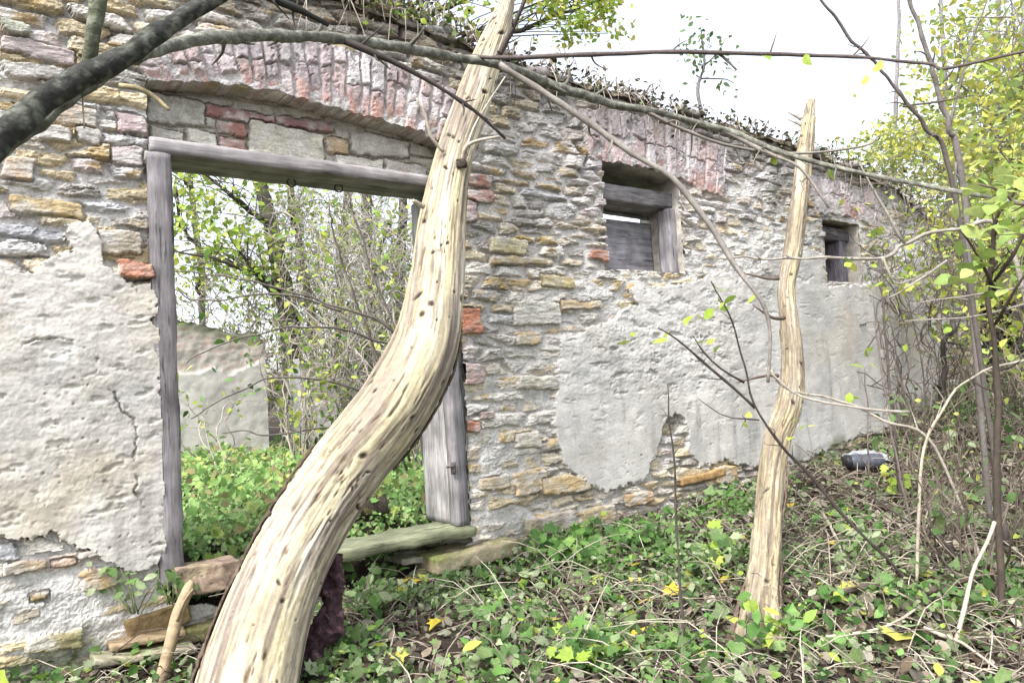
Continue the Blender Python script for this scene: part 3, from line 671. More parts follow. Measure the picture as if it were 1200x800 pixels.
# ------------------------------------------------------------------ palettes for plants
GREEN = [(.075, .18, .035), (.12, .24, .055), (.055, .12, .03), (.16, .28, .08)]
PALEG = [(.15, .23, .085), (.22, .29, .14), (.11, .19, .06), (.31, .36, .21), (.08, .15, .045), (.17, .24, .09)]
LIME = [(.30, .42, .06), (.38, .47, .08), (.24, .37, .07), (.45, .48, .10)]
YELL = [(.62, .50, .06), (.58, .42, .05), (.55, .52, .12)]
BROWN = [(.065, .045, .028), (.12, .09, .055), (.19, .155, .11), (.035, .026, .018), (.29, .25, .185), (.085, .072, .06)]
BK_DARK, BK_GREY, BK_TAN = (.040, .040, .036), (.20, .18, .165), (.36, .29, .21)

def bp(pts):                                                  # (photo x, photo y, depth) -> world
    return np.array([P(*q) for q in pts])
def br(w, t): return .5*w*t/FPX                               # photo width at a depth -> radius

# ------------------------------------------------------------------ dead trunks leaning on the wall
def trunk_frames(cpx, n):
    c = spline(bp([(x, y, t) for x, y, w, t in cpx]), n); r = spline(np.array([[br(w, t), 0, 0] for x, y, w, t in cpx]), n)[:, 0]
    T = unit(np.gradient(c, axis=0)); N = CAM-c; N = unit(N-T*np.sum(N*T, 1, keepdims=True)); B = np.cross(T, N)
    l = np.r_[0, np.cumsum(np.linalg.norm(np.diff(c, axis=0), axis=1))]
    return c, r, T, N, B, l
def dead_log(cpx, parent, name, n, ring, holes, seed, pal, grey=.5, flare=0.0, split=0.0, rgh=1.0):
    c, r, T, N, B, l = trunk_frames(cpx, n); th = np.linspace(-math.pi, math.pi, ring, endpoint=False)
    TH_, L_ = np.meshgrid(th, l); rm = r.mean()
    q = np.stack([np.cos(TH_)*rm, np.sin(TH_)*rm, L_], -1).reshape(-1, 3)
    A_ = lambda sx, sz, o, sd: fbm3(q*np.array([sx, sx, sz]), 1.0, o, sd).reshape(TH_.shape)
    kq = .2/rm
    big = A_(4*kq, 1.3, 2, seed); med = A_(22*kq, 1.6, 4, seed+3); fin = A_(110*kq, 5, 3, seed+6); ply = A_(16*kq, 1.5, 5, seed+12)
    crack = np.abs(A_(42*kq, 1.8, 3, seed+9)); ck = (1-sstep(.0, .06, crack))*sstep(-.05, .3, A_(6*kq, 2.5, 3, seed+10))
    R = r[:, None]*(1+.10*big+rgh*.07*med)+rgh*.006*fin-.012*ck
    pt = A_(15*kq, 1.3, 5, seed+30); R = R+rgh*.006*sstep(.0, .05, pt)+rgh*.004*sstep(.22, .26, A_(24*kq, 2.2, 5, seed+31))-rgh*.006*sstep(.1, .2, A_(60*kq, 2.2, 4, seed+32))
    R = R*(1+flare*np.exp(-L_/.18)*(1+.8*np.cos(TH_*5+big*4)))
    col = np.array(pal[0])[None, None]*np.ones(TH_.shape+(1,))
    def mixc(m, cl):
        nonlocal col
        col = col*(1-m[..., None])+m[..., None]*np.array(cl)
    mixc(sstep(-.1, .4, A_(12*kq, 2.0, 4, seed+20)), pal[1])
    mixc(grey*sstep(-.06, .20, ply), pal[2])
    mixc(.8*sstep(.13, .30, A_(26*kq, 1.7, 5, seed+22)), pal[3])
    mixc(.55*sstep(.12, .42, A_(7*kq, 1.7, 4, seed+40)), .5*np.array(pal[2])+.5*np.array(pal[3]))
    mixc(.4*sstep(.0, .4, A_(110*kq, 2.5, 3, seed+24)), pal[2])
    mixc(.55*sstep(.12, .2, A_(60*kq, 2.2, 4, seed+32)), pal[3])
    col = col*(1+.22*A_(170*kq, 9, 3, seed+34)+.22*A_(50*kq, 14, 4, seed+35))[..., None]
    mixc(.85*ck, (.10, .065, .04))
    g = np.random.default_rng(seed)
    for k in range(holes+7):
        t0 = g.uniform(-1.5, 1.5); l0 = g.uniform(.05, .97)*l[-1]; a = g.choice([.005, .008, .011, .017], p=[.35, .3, .2, .15]) if k < holes else g.uniform(.02, .03)*rm/.2; 
        da = (TH_-t0)*r[:, None]; dl = L_-l0; d = (da/a+.5*g.normal()*dl/a)**2+(dl/(a*g.uniform(.7, 1.8)))**2
        m = np.exp(-d**1.5); R = R-.012*m; mixc(np.clip(1.3*m, 0, .96), (.028, .02, .015))
    if split > 0:                                             # frayed broken tip
        k = int(n*split); R[-k:] *= (1+.5*fin[-k:]*np.linspace(0, 1, k)[:, None]+.5*med[-k:]*np.linspace(0, 1, k)[:, None])
    V = c[:, None]+(N[:, None]*np.cos(TH_)[..., None]+B[:, None]*np.sin(TH_)[..., None])*R[..., None]
    i = np.arange(n*ring).reshape(n, ring); j = np.roll(i, -1, 1)
    qd = np.stack([i[:-1], j[:-1], j[1:], i[1:]], -1).reshape(-1, 4)
    V2 = np.vstack([V.reshape(-1, 3), c[0], c[-1]+T[-1]*r[-1]*.5])
    t1 = np.stack([np.full(ring, n*ring+1), i[-1], j[-1]], -1); t0_ = np.stack([np.full(ring, n*ring), j[0], i[0]], -1)
    mb = MB(); mb.add(V2, [qd, t0_, t1], np.vstack([col.reshape(-1, 3), col[0, 0], col[-1, 0]]))
    o = mb.build(name, M_LOG, parent)
    return o, (c, r, T, N, B, l, R, th)
def bark_flake(mb, fr, l0, l1, t0, t1, lift, thick, col, seed, ragged=.35):
    c, r, T, N, B, l, R, th = fr; n = max(8, int((l1-l0)/.02)); m = 9
    ll = np.linspace(l0, l1, n); cc = np.stack([np.interp(ll, l, c[:, k]) for k in range(3)], 1)
    NN = unit(np.stack([np.interp(ll, l, N[:, k]) for k in range(3)], 1)); BB = unit(np.stack([np.interp(ll, l, B[:, k]) for k in range(3)], 1)); rr = np.interp(ll, l, r)
    wob_ = perlin2(ll*9, ll*0, seed); wob2 = perlin2(ll*14, ll*0+5, seed)
    a0 = t0+ragged*wob_; a1 = t1+ragged*wob2*.6; fall = np.sin(np.linspace(0, math.pi, n))**.4
    mid = .5*(a0+a1); hw = .5*(a1-a0)*fall*(.75+.5*perlin2(ll*22, ll*0+9, seed+4))
    out = []
    for d in (lift, lift+thick):
        u = np.linspace(-1, 1, m); an = mid[:, None]+hw[:, None]*u[None]
        ai = np.round((an+math.pi)/(2*math.pi)*len(th)).astype(int) % len(th); li_ = np.clip(np.searchsorted(l, ll), 0, len(l)-1)[:, None]
        rad = R[li_, ai]+.002+d*(1+.7*perlin2(ll[:, None]*20+u*0, an*6, seed+3))+.006*fall[:, None]
        out.append(cc[:, None]+(NN[:, None]*np.cos(an)[..., None]+BB[:, None]*np.sin(an)[..., None])*rad[..., None])
    G = np.concatenate([out[0], out[1][:, ::-1], out[0][:, :1]], 1)
    f = G.reshape(-1, 3); mb.grid(G, np.clip(np.array(col)*(1+.6*fbm3(f, 25, 3, seed))[:, None], 0, 1))

BIG = [(280, 905, 128, 2.95), (290, 800, 117, 3.3), (319, 700, 101, 3.62), (357, 620, 92, 3.88), (405, 548, 88, 4.12), (464, 472, 86, 4.35), (498, 404, 77, 4.56), (511, 335, 64, 4.76), (518, 262, 54, 4.95), (531, 190, 44, 5.14), (553, 120, 41, 5.35), (569, 72, 35, 5.5), (588, 22, 24, 5.68), (597, -8, 10, 5.8)]
b0 = P(280, 905, 2.95)
t = thing('dead_tree', 'thick pale barkless dead trunk leaning in a curve across the doorway', 'dead tree', on_ground(b0))
lg, fr = dead_log(BIG, t, 'bare_wood', 800, 200, 80, 5, [(.50, .43, .27), (.60, .545, .43), (.27, .23, .195), (.13, .10, .08)], grey=.55, split=.06, rgh=.4)
for (l0, l1, a0, a1, s_) in ((.05, .55, -1.75, -1.22, 1), (.45, .95, -1.8, -1.20, 2), (.85, 1.35, -1.75, -1.26, 3), (1.3, 1.6, -1.7, -1.35, 4), (1.75, 2.3, 1.46, 1.9, 12), (2.2, 2.6, 1.5, 1.8, 13)):
    mb = MB(); bark_flake(mb, fr, l0, l1, a0, a1, .001, .010, (.11, .08, .06), s_, .30); mb.build('bark_strip', M_BARK, t)
mb = MB()
mb.tube(bp([(392, 650, 4.0), (388, 700, 3.9), (372, 760, 3.78), (348, 840, 3.55), (328, 900, 3.45)]), [.03, .06, .08, .09, .09], 48, 190, (.055, .030, .036), .55, .03, 71)
V = mb.v[0]; V += .030*np.stack([fbm3(V, 13, 4, 600+k) for k in range(3)], 1)+.014*np.stack([fbm3(V, 55, 3, 610+k) for k in range(3)], 1)
mb.c[0] = np.clip(mb.c[0]*(1+.9*fbm3(V, 22, 4, 620))[:, None]+np.array([.10, .055, .06])*sstep(.15, .45, fbm3(V, 30, 3, 622))[:, None], .004, 1)
mb.build('rotten_root', M_BARK, t)
for pts, w in (([(541, 190, 5.0), (547, 172, 4.95), (560, 165, 4.92), (585, 160, 4.9)], 5), ([(520, 178, 5.0), (505, 160, 4.95), (498, 135, 4.92), (488, 115, 4.9)], 5), ([(545, 192, 5.0), (548, 170, 4.98), (560, 140, 5.1), (592, 90, 5.2)], 3), ([(496, 242, 4.82), (484, 235, 4.74)], 7)):
    mb = MB(); mb.tube(bp(pts), [br(w, 5), br(w*.6, 5)], 6, 16, (.42, .37, .30), .2); mb.build('snag', M_TWIG, t)
mb = MB(); mb.rbox(P(541, 192, 4.98), (.035, .02, .03), None, 8, .02, .014, 30, (.05, .04, .03), sd=3); mb.build('knot', M_BARK, t)

SM0 = ground_at(890, 752); d0 = depth_of(SM0)
SMALL = [(887, 778, 60, d0-.05), (890, 740, 47, d0), (893, 700, 38, d0+.25), (898, 650, 33, d0+.6), (903, 575, 30, d0+1.15), (910, 520, 29, d0+1.5), (926, 472, 27, d0+1.9), (929, 420, 23, d0+2.3), (925, 375, 21, d0+2.65), (922, 335, 19, d0+3.0), (930, 290, 20, d0+3.35), (938, 230, 18, 7.4), (943, 180, 17, 7.8), (948, 140, 12, 8.05), (951, 118, 5, 8.2)]
t = thing('dead_tree', 'slimmer dead trunk with peeling tan wood leaning on the wall between the two windows', 'dead tree', on_ground(SM0))
lg2, fr2 = dead_log(SMALL, t, 'bare_wood', 640, 96, 30, 15, [(.36, .30, .18), (.45, .40, .29), (.24, .205, .16), (.13, .10, .075)], grey=.75, flare=.30, split=.16, rgh=1.0)
for k, (l0, l1, a0, a1) in enumerate(((.1, .5, -1.6, -1.1), (.2, .8, 1.2, 1.6), (1.2, 1.8, 1.3, 1.7))):
    mb = MB(); bark_flake(mb, fr2, l0, l1, a0, a1, .001, .006, (.17, .12, .09), 31+k, .3); mb.build('bark_strip', M_BARK, t)
for k in range(7):
    x = 947+rng.uniform(-9, 9); a = P(x, 138+rng.uniform(-4, 26), 8.05); mb = MB()
    mb.tube([a, a+np.array([rng.normal()*.08, rng.normal()*.05, rng.uniform(.08, .26)])], [.022, .003], 5, 8, (.30, .27, .24), .35); mb.build('splinter', M_TWIG, t)
for x, y, dx, dy in ((897, 440, -34, 8), (905, 372, -22, -14), (898, 326, -26, -6)):
    mb = MB(); mb.tube(bp([(x+14, y, 6.0), (x, y, 5.95), (x+dx, y+dy, 5.9)]), [.02, .012, .005], 6, 10, (.12, .09, .07), .3); mb.build('snag', M_TWIG, t)

# ------------------------------------------------------------------ overhanging branches close to the camera
t = thing('overhanging_branch', 'dark forked branch entering at upper left, one limb arching across the whole wall', 'branch', on_ground(P(-260, 700, 1.7)))
mb = MB()
mb.tube(bp([(-300, 760, 1.75), (-200, 460, 1.72), (-90, 262, 1.72), (-10, 172, 1.75), (55, 118, 1.82), (130, 74, 1.9), (200, 30, 2.0), (270, -14, 2.1), (370, -70, 2.3)]), [.05, .045, .04, .034, .031, .028, .024, .021, .018], 20, 260, BK_DARK, .20, .010, 5, .28)
l1 = mb.build('limb', M_BARK, t)
mb = MB()
mb.tube(bp([(-14, 182, 1.77), (40, 146, 1.86), (100, 98, 1.98), (150, 69, 2.15), (205, 52, 2.4), (280, 41, 2.75), (360, 42, 3.1), (440, 51, 3.5), (520, 64, 3.9), (560, 73, 4.1), (605, 84, 4.3), (650, 100, 4.45), (700, 117, 4.6), (760, 130, 4.75), (830, 146, 4.9), (900, 173, 4.85), (985, 198, 4.6), (1080, 216, 4.2), (1190, 236, 3.8), (1290, 262, 3.5)]),
        [.026, .024, .022, .021, .02, .021, .022, .023, .024, .025, .026, .025, .023, .021, .019, .017, .015, .012, .010, .008], 14, 420, (.15, .145, .12), .24, .012, 8, .6, 16)
l2 = mb.build('limb', M_BARK, t); l2['label'] = 'long grey green limb arching to the far right'
mb = MB()
def twig(pts, w0, w1, col=(.20, .18, .155), seg=6, wob=.006):
    mb = MB(); mb.tube(bp(pts), [br(w0, pts[0][2]), br(.5*(w0+w1), pts[len(pts)//2][2]), br(w1, pts[-1][2])], seg, None, col, .28, wob, spurs=int(3+rng.integers(4)) if pts[0][2] > 2.2 else 0)
    o = mb.build('twig', M_TWIG, t); o.parent = l2
twig([(585, 76, 4.2), (640, 110, 4.2), (700, 150, 4.15), (745, 182, 4.1), (790, 210, 4.05), (830, 262, 4.0), (862, 312, 3.95), (890, 348, 3.9), (901, 375, 3.9), (902, 410, 3.9), (900, 448, 3.9)], 9, 4, (.22, .20, .175))
twig([(545, 66, 4.1), (600, 68, 4.05), (700, 64, 4.0), (800, 61, 3.95), (900, 63, 3.9), (1000, 66, 3.8), (1085, 75, 3.7), (1110, 80, 3.65), (1200, 60, 3.5), (1270, 50, 3.4)], 6, 3, (.10, .08, .075))
twig([(578, 75, 4.2), (590, 55, 4.2), (603, 28, 4.15), (618, -8, 4.1)], 6, 4, (.07, .055, .05))
twig([(395, 46, 3.3), (430, 58, 3.3), (480, 82, 3.35), (525, 108, 3.4), (560, 134, 3.45), (592, 163, 3.5)], 8, 3, (.06, .05, .045))
twig([(830, 146, 4.9), (870, 165, 4.9), (905, 182, 4.8), (940, 200, 4.7), (972, 243, 4.6)], 5, 3)
twig([(758, 131, 4.75), (800, 152, 4.8), (860, 172, 4.85), (930, 180, 4.9), (1010, 172, 4.9), (1030, 158, 4.9)], 5, 2)
twig([(840, 62, 3.95), (852, 72, 3.95), (863, 83, 3.95)], 3, 2)
twig([(300, -8, 2.6), (345, 10, 2.65), (385, 30, 2.75)], 9, 6, BK_DARK)
twig([(140, 100, 2.0), (165, 104, 2.0), (182, 114, 1.98), (197, 128, 1.96)], 6, 4, (.42, .35, .20), 6, .002)
twig([(98, 110, 1.97), (99, 150, 1.95)], 2, 2, (.40, .35, .2))
mb = MB(); mb.tube(bp([(118, -20, 1.9), (113, 15, 1.9), (108, 40, 1.9), (103, 78, 1.93)]), [.022, .02, .019, .018], 12, 60, (.12, .13, .085), .2, .004, None, .6)
o = mb.build('twig', M_BARK, t); o.parent = l1
mb = MB()
lp = bp([(942, 65, 3.86), (893, 64, 3.94), (1032, 70, 3.76), (905, 183, 4.8), (972, 198, 4.64), (1102, 80, 3.66), (1150, 72, 3.58)])
mb.leaves(lp, .09, pick([(.34, .44, .08), (.28, .40, .08)], len(lp), .15), 'ovate', flat=.1, aim=np.tile([.3, -.2, -.8], (len(lp), 1)))
o = mb.build('foliage', M_LEAF, t); o.parent = l2

# ------------------------------------------------------------------ generic plants
def shrub(name, label, cat, base, nst, h, spread, nl, ls, pal, shape='ovate', scol=(.20, .17, .14), r=.008, lean=(0, 0), side=3, group=None, flat=.45, from_=.35, mat_leaf=None, wobble=.05, up=None):
    base = np.array(base, float); t = thing(name, label, cat, base, 0, group); ms = MB(); tips = []
    for k in range(nst):
        a = rng.uniform(0, 2*math.pi); H_ = h*rng.uniform(.6, 1.08); sp_ = spread*rng.uniform(.2, 1)
        e = base+np.array([math.cos(a)*sp_+lean[0], math.sin(a)*sp_+lean[1], H_]); st = base+np.array([math.cos(a), math.sin(a), 0])*min(.12, spread*.15)*rng.uniform(.2, 1); st[2] -= .04
        md = st*.5+e*.5+np.array([rng.normal()*.08*h, rng.normal()*.08*h, .10*h])
        c = ms.tube([st, md, e], [r*rng.uniform(.7, 1.2), r*.75, r*.28], 5, None, np.array(scol)*rng.uniform(.6, 1.4), .15, wobble*h*.15)
        for q in range(side):
            u = rng.uniform(from_, .97); p0 = c[int(u*(len(c)-1))]
            d = unit(rng.normal(size=3)+np.array([0, 0, .35])); L = h*rng.uniform(.10, .28)
            c2 = ms.tube([p0, p0+d*L*.5+rng.normal(size=3)*L*.08, p0+d*L+np.array([0, 0, -.1*L])], [r*.4, r*.15], 4, 7, np.array(scol)*rng.uniform(.7, 1.5), .1)
            tips += list(c2[2:])
        tips += list(c[int(from_*len(c)):])
    ms.build('stems', M_TWIG, t)
    if nl:
        ml = MB(); tp = np.array(tips); i = rng.integers(0, len(tp), nl); pos = tp[i]+rng.normal(size=(nl, 3))*ls*.5
        ml.leaves(pos, ls*rng.uniform(.55, 1.2, nl), pick(pal, nl, .15), shape, flat=flat, droop=.5, up=up); ml.build('foliage', mat_leaf or M_LEAF, t)
    return t
def tree(name, label, path, radii, crowns, ls, pal, group=None, bark=(.10, .085, .07), shape='ovate', cat='tree', twigs=True, nlim=1.0):
    path = np.array(path, float); base = on_ground(path[0]); t = thing(name, label, cat, base, 0, group)
    path = np.vstack([[base-np.array([0, 0, .15])], path[1:]]); mt = MB(); c = mt.tube(path, radii, 10, 50, bark, .14, .03)
    ml = MB()
    for (cc_, er, ncl, per) in crowns:
        cc_ = np.array(cc_, float); er = np.array(er, float)
        j = int(np.argmin(np.linalg.norm(c-(cc_-np.array([0, 0, er[2]*.8])), axis=1))); lim = mt.tube([c[j], .5*(c[j]+cc_)+rng.normal(size=3)*.15*er.mean(), cc_+unit(cc_-c[j])*er*.6], [radii[-1]*.9+.02, .012], 6, 16, bark, .12, .05)
        d = rng.normal(size=(ncl, 3)); d = unit(d)*rng.uniform(.25, 1, (ncl, 1))**.5; cen = cc_+d*er
        for q in cen:
            if twigs:
                k = lim[rng.integers(3, len(lim))]; cv = mt.tube([k, .5*(k+q)+rng.normal(size=3)*.1*er.mean()+[0, 0, .1], q], [.012, .008, .004], 4, 8, np.array(bark)*1.2, .1)
            n = max(3, int(per*rng.uniform(.4, 1.5))); sp_ = er.mean()*.22
            pos = q+rng.normal(size=(n, 3))*np.array([sp_, sp_, sp_*.6])
            ml.leaves(pos, ls*rng.uniform(.6, 1.2, n), pick(pal, n, .18), shape, flat=.45, droop=.4)
    mt.build('trunk', M_BARK, t); ml.build('crown', M_LEAF, t)
    return t

# ------------------------------------------------------------------ inside and behind the ruin
def inner_wall(label, x0, x1, top_px, wofs, seed, plas_top):
    s0 = WP(x0, 450, wofs)[0]; s1 = WP(x1, 450, wofs)[0]; sa_ = np.arange(s0, s1, .022); za_ = np.arange(.2, 3.6, .022)
    A_, B_ = np.meshgrid(sa_, za_, indexing='ij'); tp = np.array([WP(*q, wofs)[:2] for q in top_px])
    top = np.interp(A_, tp[:, 0], tp[:, 1])+.12*fbm(A_*2.5, A_*0, 3, seed); plz = plas_top+.18*fbm(A_*2, A_*0+4, 3, seed+1)
    stn = fbm(A_*7, B_*15, 4, seed+2, .65); isP = B_ < plz
    h_ = np.where(isP, .03+.010*fbm(A_*6, B_*6, 4, seed+3), .010*stn+.02*fbm(A_*5, B_*5, 3, seed+8))
    pc = np.array([.47, .45, .42])*(1+.3*fbm(A_*2, B_*1.6, 5, seed+4))[..., None]
    bc = np.where((fbm(A_*6, B_*16, 2, seed+6) > .25)[..., None], np.array([.42, .33, .29]), np.array([.42, .39, .35]))*(1+.3*stn)[..., None]
    C_ = np.where(isP[..., None], pc, bc); mossy = sstep(.28, .02, top-B_)[..., None]*.7; C_ = C_*(1-mossy)+mossy*np.array([.10, .12, .05])
    zz = np.minimum(B_, top); t = thing('inner_wall', label, 'wall', W2(.5*(s0+s1), wofs, float(gz(*W2(.5*(s0+s1), wofs, 0)[:2]))))
    V = dS*A_[..., None]+dN*(WD+wofs-h_)[..., None]+np.array([0, 0, 1.0])*zz[..., None]
    Vb = V+dN*.45; m = MB(); m.grid(V, np.clip(C_, 0, 1)); m.grid(Vb, np.clip(bc, 0, 1))
    for ed in (np.stack([V[0], Vb[0]]), np.stack([V[-1], Vb[-1]]), np.stack([V[:, -1], Vb[:, -1]])): m.grid(ed, np.full(ed.shape[:2]+(3,), .3))
    m.build('masonry', M_PLASTER, t)
inner_wall('pale plastered inner wall with a broken brick top, seen through the left of the doorway', -60, 312, [(-60, 340), (190, 372), (240, 382), (290, 390), (312, 398)], 6.4, 501, WP(250, 434, 6.4)[1])
inner_wall('low remnant of inner wall behind the thicket, right of the gap', 352, 620, [(352, 420), (430, 428), (500, 440), (620, 455)], 6.4, 521, WP(450, 470, 6.4)[1])

def bgp(x, t): 
    p = P(x, 450, t); return on_ground(p)
def up_path(x0, xs, t, wid):                                  # base at photo column x0, then (x, y) points going up
    return [bgp(x0, t)]+[P(x, y, t+.3*k) for k, (x, y) in enumerate(xs)], [br(w, t) for w in wid]
LG = LIME+LIME+[(.22, .36, .08)]
TG = 'trees standing behind the ruin'
pth, rd = up_path(352, [(348, 470), (335, 350), (318, 270), (303, 205), (285, 120), (270, 20)], 12.6, [38, 30, 23, 19, 16, 12, 8])
tree('ruin_tree', 'thickest dark leaning trunk behind the doorway, by the gap in the inner wall', pth, rd, [(P(262, 215, 12.2), (1.0, .9, .55), 24, 13), (P(230, 300, 12.0), (.8, .8, .55), 14, 12), (P(290, 300, 12.0), (.7, .8, .6), 14, 12), (P(300, 120, 13), (1.8, 1.4, .9), 26, 16), (P(330, 300, 12.3), (.6, .6, .5), 9, 12)], .13, LG, TG, (.075, .065, .055))
pth, rd = up_path(372, [(368, 420), (357, 320), (342, 235), (330, 150), (318, 40)], 13.4, [12, 11, 10, 9, 7, 5])
tree('ruin_tree', 'slim dark trunk close to the thickest one behind the doorway', pth, rd, [(P(355, 235, 13.2), (.7, .6, .4), 10, 12), (P(330, 80, 14), (1.2, 1.2, .8), 14, 14)], .12, LG, TG, (.07, .06, .055))
pth, rd = up_path(400, [(398, 400), (402, 300), (408, 220), (415, 120), (420, 10)], 13.0, [13, 12, 11, 10, 8, 6])
tree('ruin_tree', 'straight dark trunk in the middle of the doorway thicket', pth, rd, [(P(405, 270, 12.8), (.7, .6, .5), 9, 10), (P(440, 60, 13.5), (1.2, 1.2, .8), 16, 14)], .12, LG, TG, (.06, .055, .05))
pth, rd = up_path(436, [(436, 400), (432, 300), (428, 220), (436, 100), (468, 0), (474, -60)], 11.8, [15, 14, 14, 13, 13, 14, 12])
tree('ruin_tree', 'dark trunk near the right post that shows again above the wall top', pth, rd, [(P(450, 290, 11.6), (.5, .6, .6), 9, 10), (P(500, -10, 11.2), (1.7, 1.2, .7), 40, 22), (P(690, 5, 11.0), (.65, .8, .6), 34, 26), (P(620, -50, 11.0), (1.3, 1.0, .5), 26, 20), (P(420, -30, 11.6), (1.2, 1.0, .7), 18, 16)], .11, LIME+[(.5, .46, .12)], TG, (.06, .055, .05))
pth, rd = up_path(470, [(468, 380), (472, 260), (476, 180), (480, 60)], 14, [13, 12, 11, 9, 7])
tree('ruin_tree', 'thin trunk half hidden by the right door post', pth, rd, [(P(470, 300, 13.8), (.6, .6, .7), 10, 12), (P(480, 120, 14), (1.0, 1.0, .7), 10, 12)], .12, LG, TG, (.08, .07, .06))
pth, rd = up_path(238, [(238, 400), (236, 320), (228, 260), (222, 200), (210, 100)], 14.5, [9, 8, 8, 7, 6, 4])
tree('ruin_tree', 'slender leafy tree at the left of the doorway, above the inner wall', pth, rd, [(P(215, 235, 14.4), (.7, .7, .8), 22, 15), (P(235, 320, 14.4), (.8, .6, .4), 12, 14), (P(205, 150, 14.5), (1.2, 1.0, .8), 14, 14)], .12, [(.20, .30, .08), (.28, .38, .08), (.36, .44, .08)], TG, (.09, .08, .07))
# thickets of stems
TK = 'bare stemmed bushes inside the ruin'
for k, (x, d, n, h, sp_, nl, lab) in enumerate([(455, 9.6, 34, 3.6, .75, 340, 'dense bush of pale upright stems by the right door post'), (415, 10.4, 34, 3.6, 1.1, 420, 'pale many stemmed bush in the middle of the doorway'), (350, 9.8, 22, 2.2, 1.1, 300, 'low tangled bush at the foot of the thick trunk'), (255, 9.2, 5, 1.4, .9, 60, 'loose bush of arching twigs before the plastered inner wall'), (490, 8.6, 16, 3.0, .7, 200, 'grey bush partly hidden behind the leaning trunk'), (300, 13.0, 26, 4.4, 1.2, 560, 'leafy bush rising behind the end of the plastered inner wall'), (225, 13.0, 22, 4.4, 1.2, 600, 'tall lime leaved bush behind the inner wall at the left edge of the doorway'), (375, 12.5, 44, 5.0, 1.6, 800, 'tall thin stemmed thicket behind the thick trunk'), (440, 13.5, 44, 5.2, 1.6, 700, 'tall grey thicket far behind the right side of the doorway')]):
    shrub('bush', lab, 'bush', bgp(x, d), n, h, sp_, nl, .11, LIME+LIME+GREEN[2:]+[(.40, .45, .16)], 'ovate', (.33, .30, .26), .010, side=7, group=TK, from_=.15, wobble=.5)
t = thing('fallen_branch', 'bare arching dark branches reaching across the open doorway from the thicket', 'branch', on_ground(P(470, 520, 8.0)))
mb = MB()
for pts, w0, w1 in (([(500, 560, 7.8), (480, 430, 7.4), (430, 395, 7.2), (370, 383, 7.0), (290, 392, 6.9), (215, 425, 6.8)], 4, 1.5), ([(500, 560, 7.8), (470, 400, 7.4), (400, 362, 7.2), (300, 330, 7.0), (195, 318, 6.9)], 4, 1.5), ([(480, 540, 7.9), (450, 440, 7.5), (400, 300, 7.4), (385, 240, 7.3)], 4, 2), ([(470, 540, 8), (430, 500, 7.6), (330, 508, 7.3), (260, 505, 7.2)], 3.5, 1.5), ([(480, 560, 7.8), (440, 470, 7.4), (330, 440, 7.0), (222, 488, 6.8)], 3.5, 1.5), ([(400, 365, 7.2), (330, 345, 7.0), (250, 352, 6.9), (198, 340, 6.8)], 3, 1.5), ([(470, 400, 7.4), (440, 330, 7.4), (420, 260, 7.4), (405, 225, 7.4)], 3, 2)):
    mb = MB(); mb.tube(bp(pts), [br(w0, 7.5), br(w1, 7)], 5, 50, (.15, .13, .115), .15, .03); mb.build('limb', M_TWIG, t)
lp = bp([(rng.uniform(200, 420), rng.uniform(320, 500), rng.uniform(6.8, 7.3)) for k in range(46)])
mb = MB(); mb.leaves(lp, .10*rng.uniform(.6, 1.2, len(lp)), pick(LIME+GREEN[:2], len(lp), .15), 'ovate', flat=.5, droop=.4); mb.build('foliage', M_LEAF, t)

t = thing('rotten_timber', 'black rotten timber end lying inside the doorway by the right post', 'timber', W2(2.55, .55, .42))
mb = MB(); mb.tube([W2(1.75, 1.05, .40), W2(2.2, .85, .47), W2(2.72, .62, .56)], [.03, .06, .085], 10, 30, (.05, .04, .032), .25, .01); mb.build('charred_wood', M_BARK, t)
mb = MB(); mb.tube([W2(1.5, .9, .42), W2(2.1, .7, .55), W2(2.55, .6, .80), W2(2.7, .55, .92)], [.018, .012, .006], 6, 30, (.16, .14, .12), .2, .01); mb.build('twig', M_TWIG, t)

# ------------------------------------------------------------------ stones, boards, sticks at the wall foot
def slab(label, xa, ya, xb, yb, thick, w0, wdt, col, seed, moss_=.5, name='stone_slab', cat='stone', m=None, amp=.016):
    sA, zA, _ = WP(xa, ya, w0); sB, zB, _ = WP(xb, yb, w0); L = math.hypot(sB-sA, zB-zA); tl = math.atan2(zB-zA, sB-sA)
    c = W2(.5*(sA+sB), w0+wdt, .5*(zA+zB)); t = thing(name, label, cat, c-np.array([0, 0, thick]))
    cs, sn = math.cos(tl), math.sin(tl); ax = np.array([dS*cs+np.array([0, 0, sn]), dN, np.array([0, 0, cs])-dS*sn])
    mb = MB(); mb.rbox(c-np.array([0, 0, thick]), (.5*L, wdt, thick), ax, 40, .008, amp*.8, 7, col, sd=seed, cvar=.4)
    V = mb.v[0]; q = (moss_*sstep(.0, .6, fbm3(V, 5, 3, seed+50)+.3)*sstep(-.2, .8, (V-(c-np.array([0, 0, thick])))[:, 2]/thick))[:, None]
    mb.c[0] = mb.c[0]*(1-q)+q*np.array([.17, .20, .05]); mb.build('stone' if m is None else 'board', m or M_STONE, t); return t
slab('brown mossy stone slab jutting out below the right door post', 512, 655, 608, 632, .055, -.16, .16, (.30, .255, .17), 1, .8)
slab('thin grey stone in the dark gap under the threshold', 470, 655, 520, 650, .022, .02, .12, (.30, .28, .24), 2, .3)
slab('flat pale stone at the wall foot right of the jutting brown slab', 548, 680, 618, 668, .02, -.12, .10, (.30, .29, .22), 3, .8)
slab('large grey slab low in the wall behind the green clumps', 690, 628, 792, 602, .035, -.07, .10, (.36, .35, .31), 4, .3)
slab('tilted slate grey slab sticking out near the slimmer trunk', 826, 594, 880, 576, .022, -.10, .10, (.34, .34, .35), 5, .05)
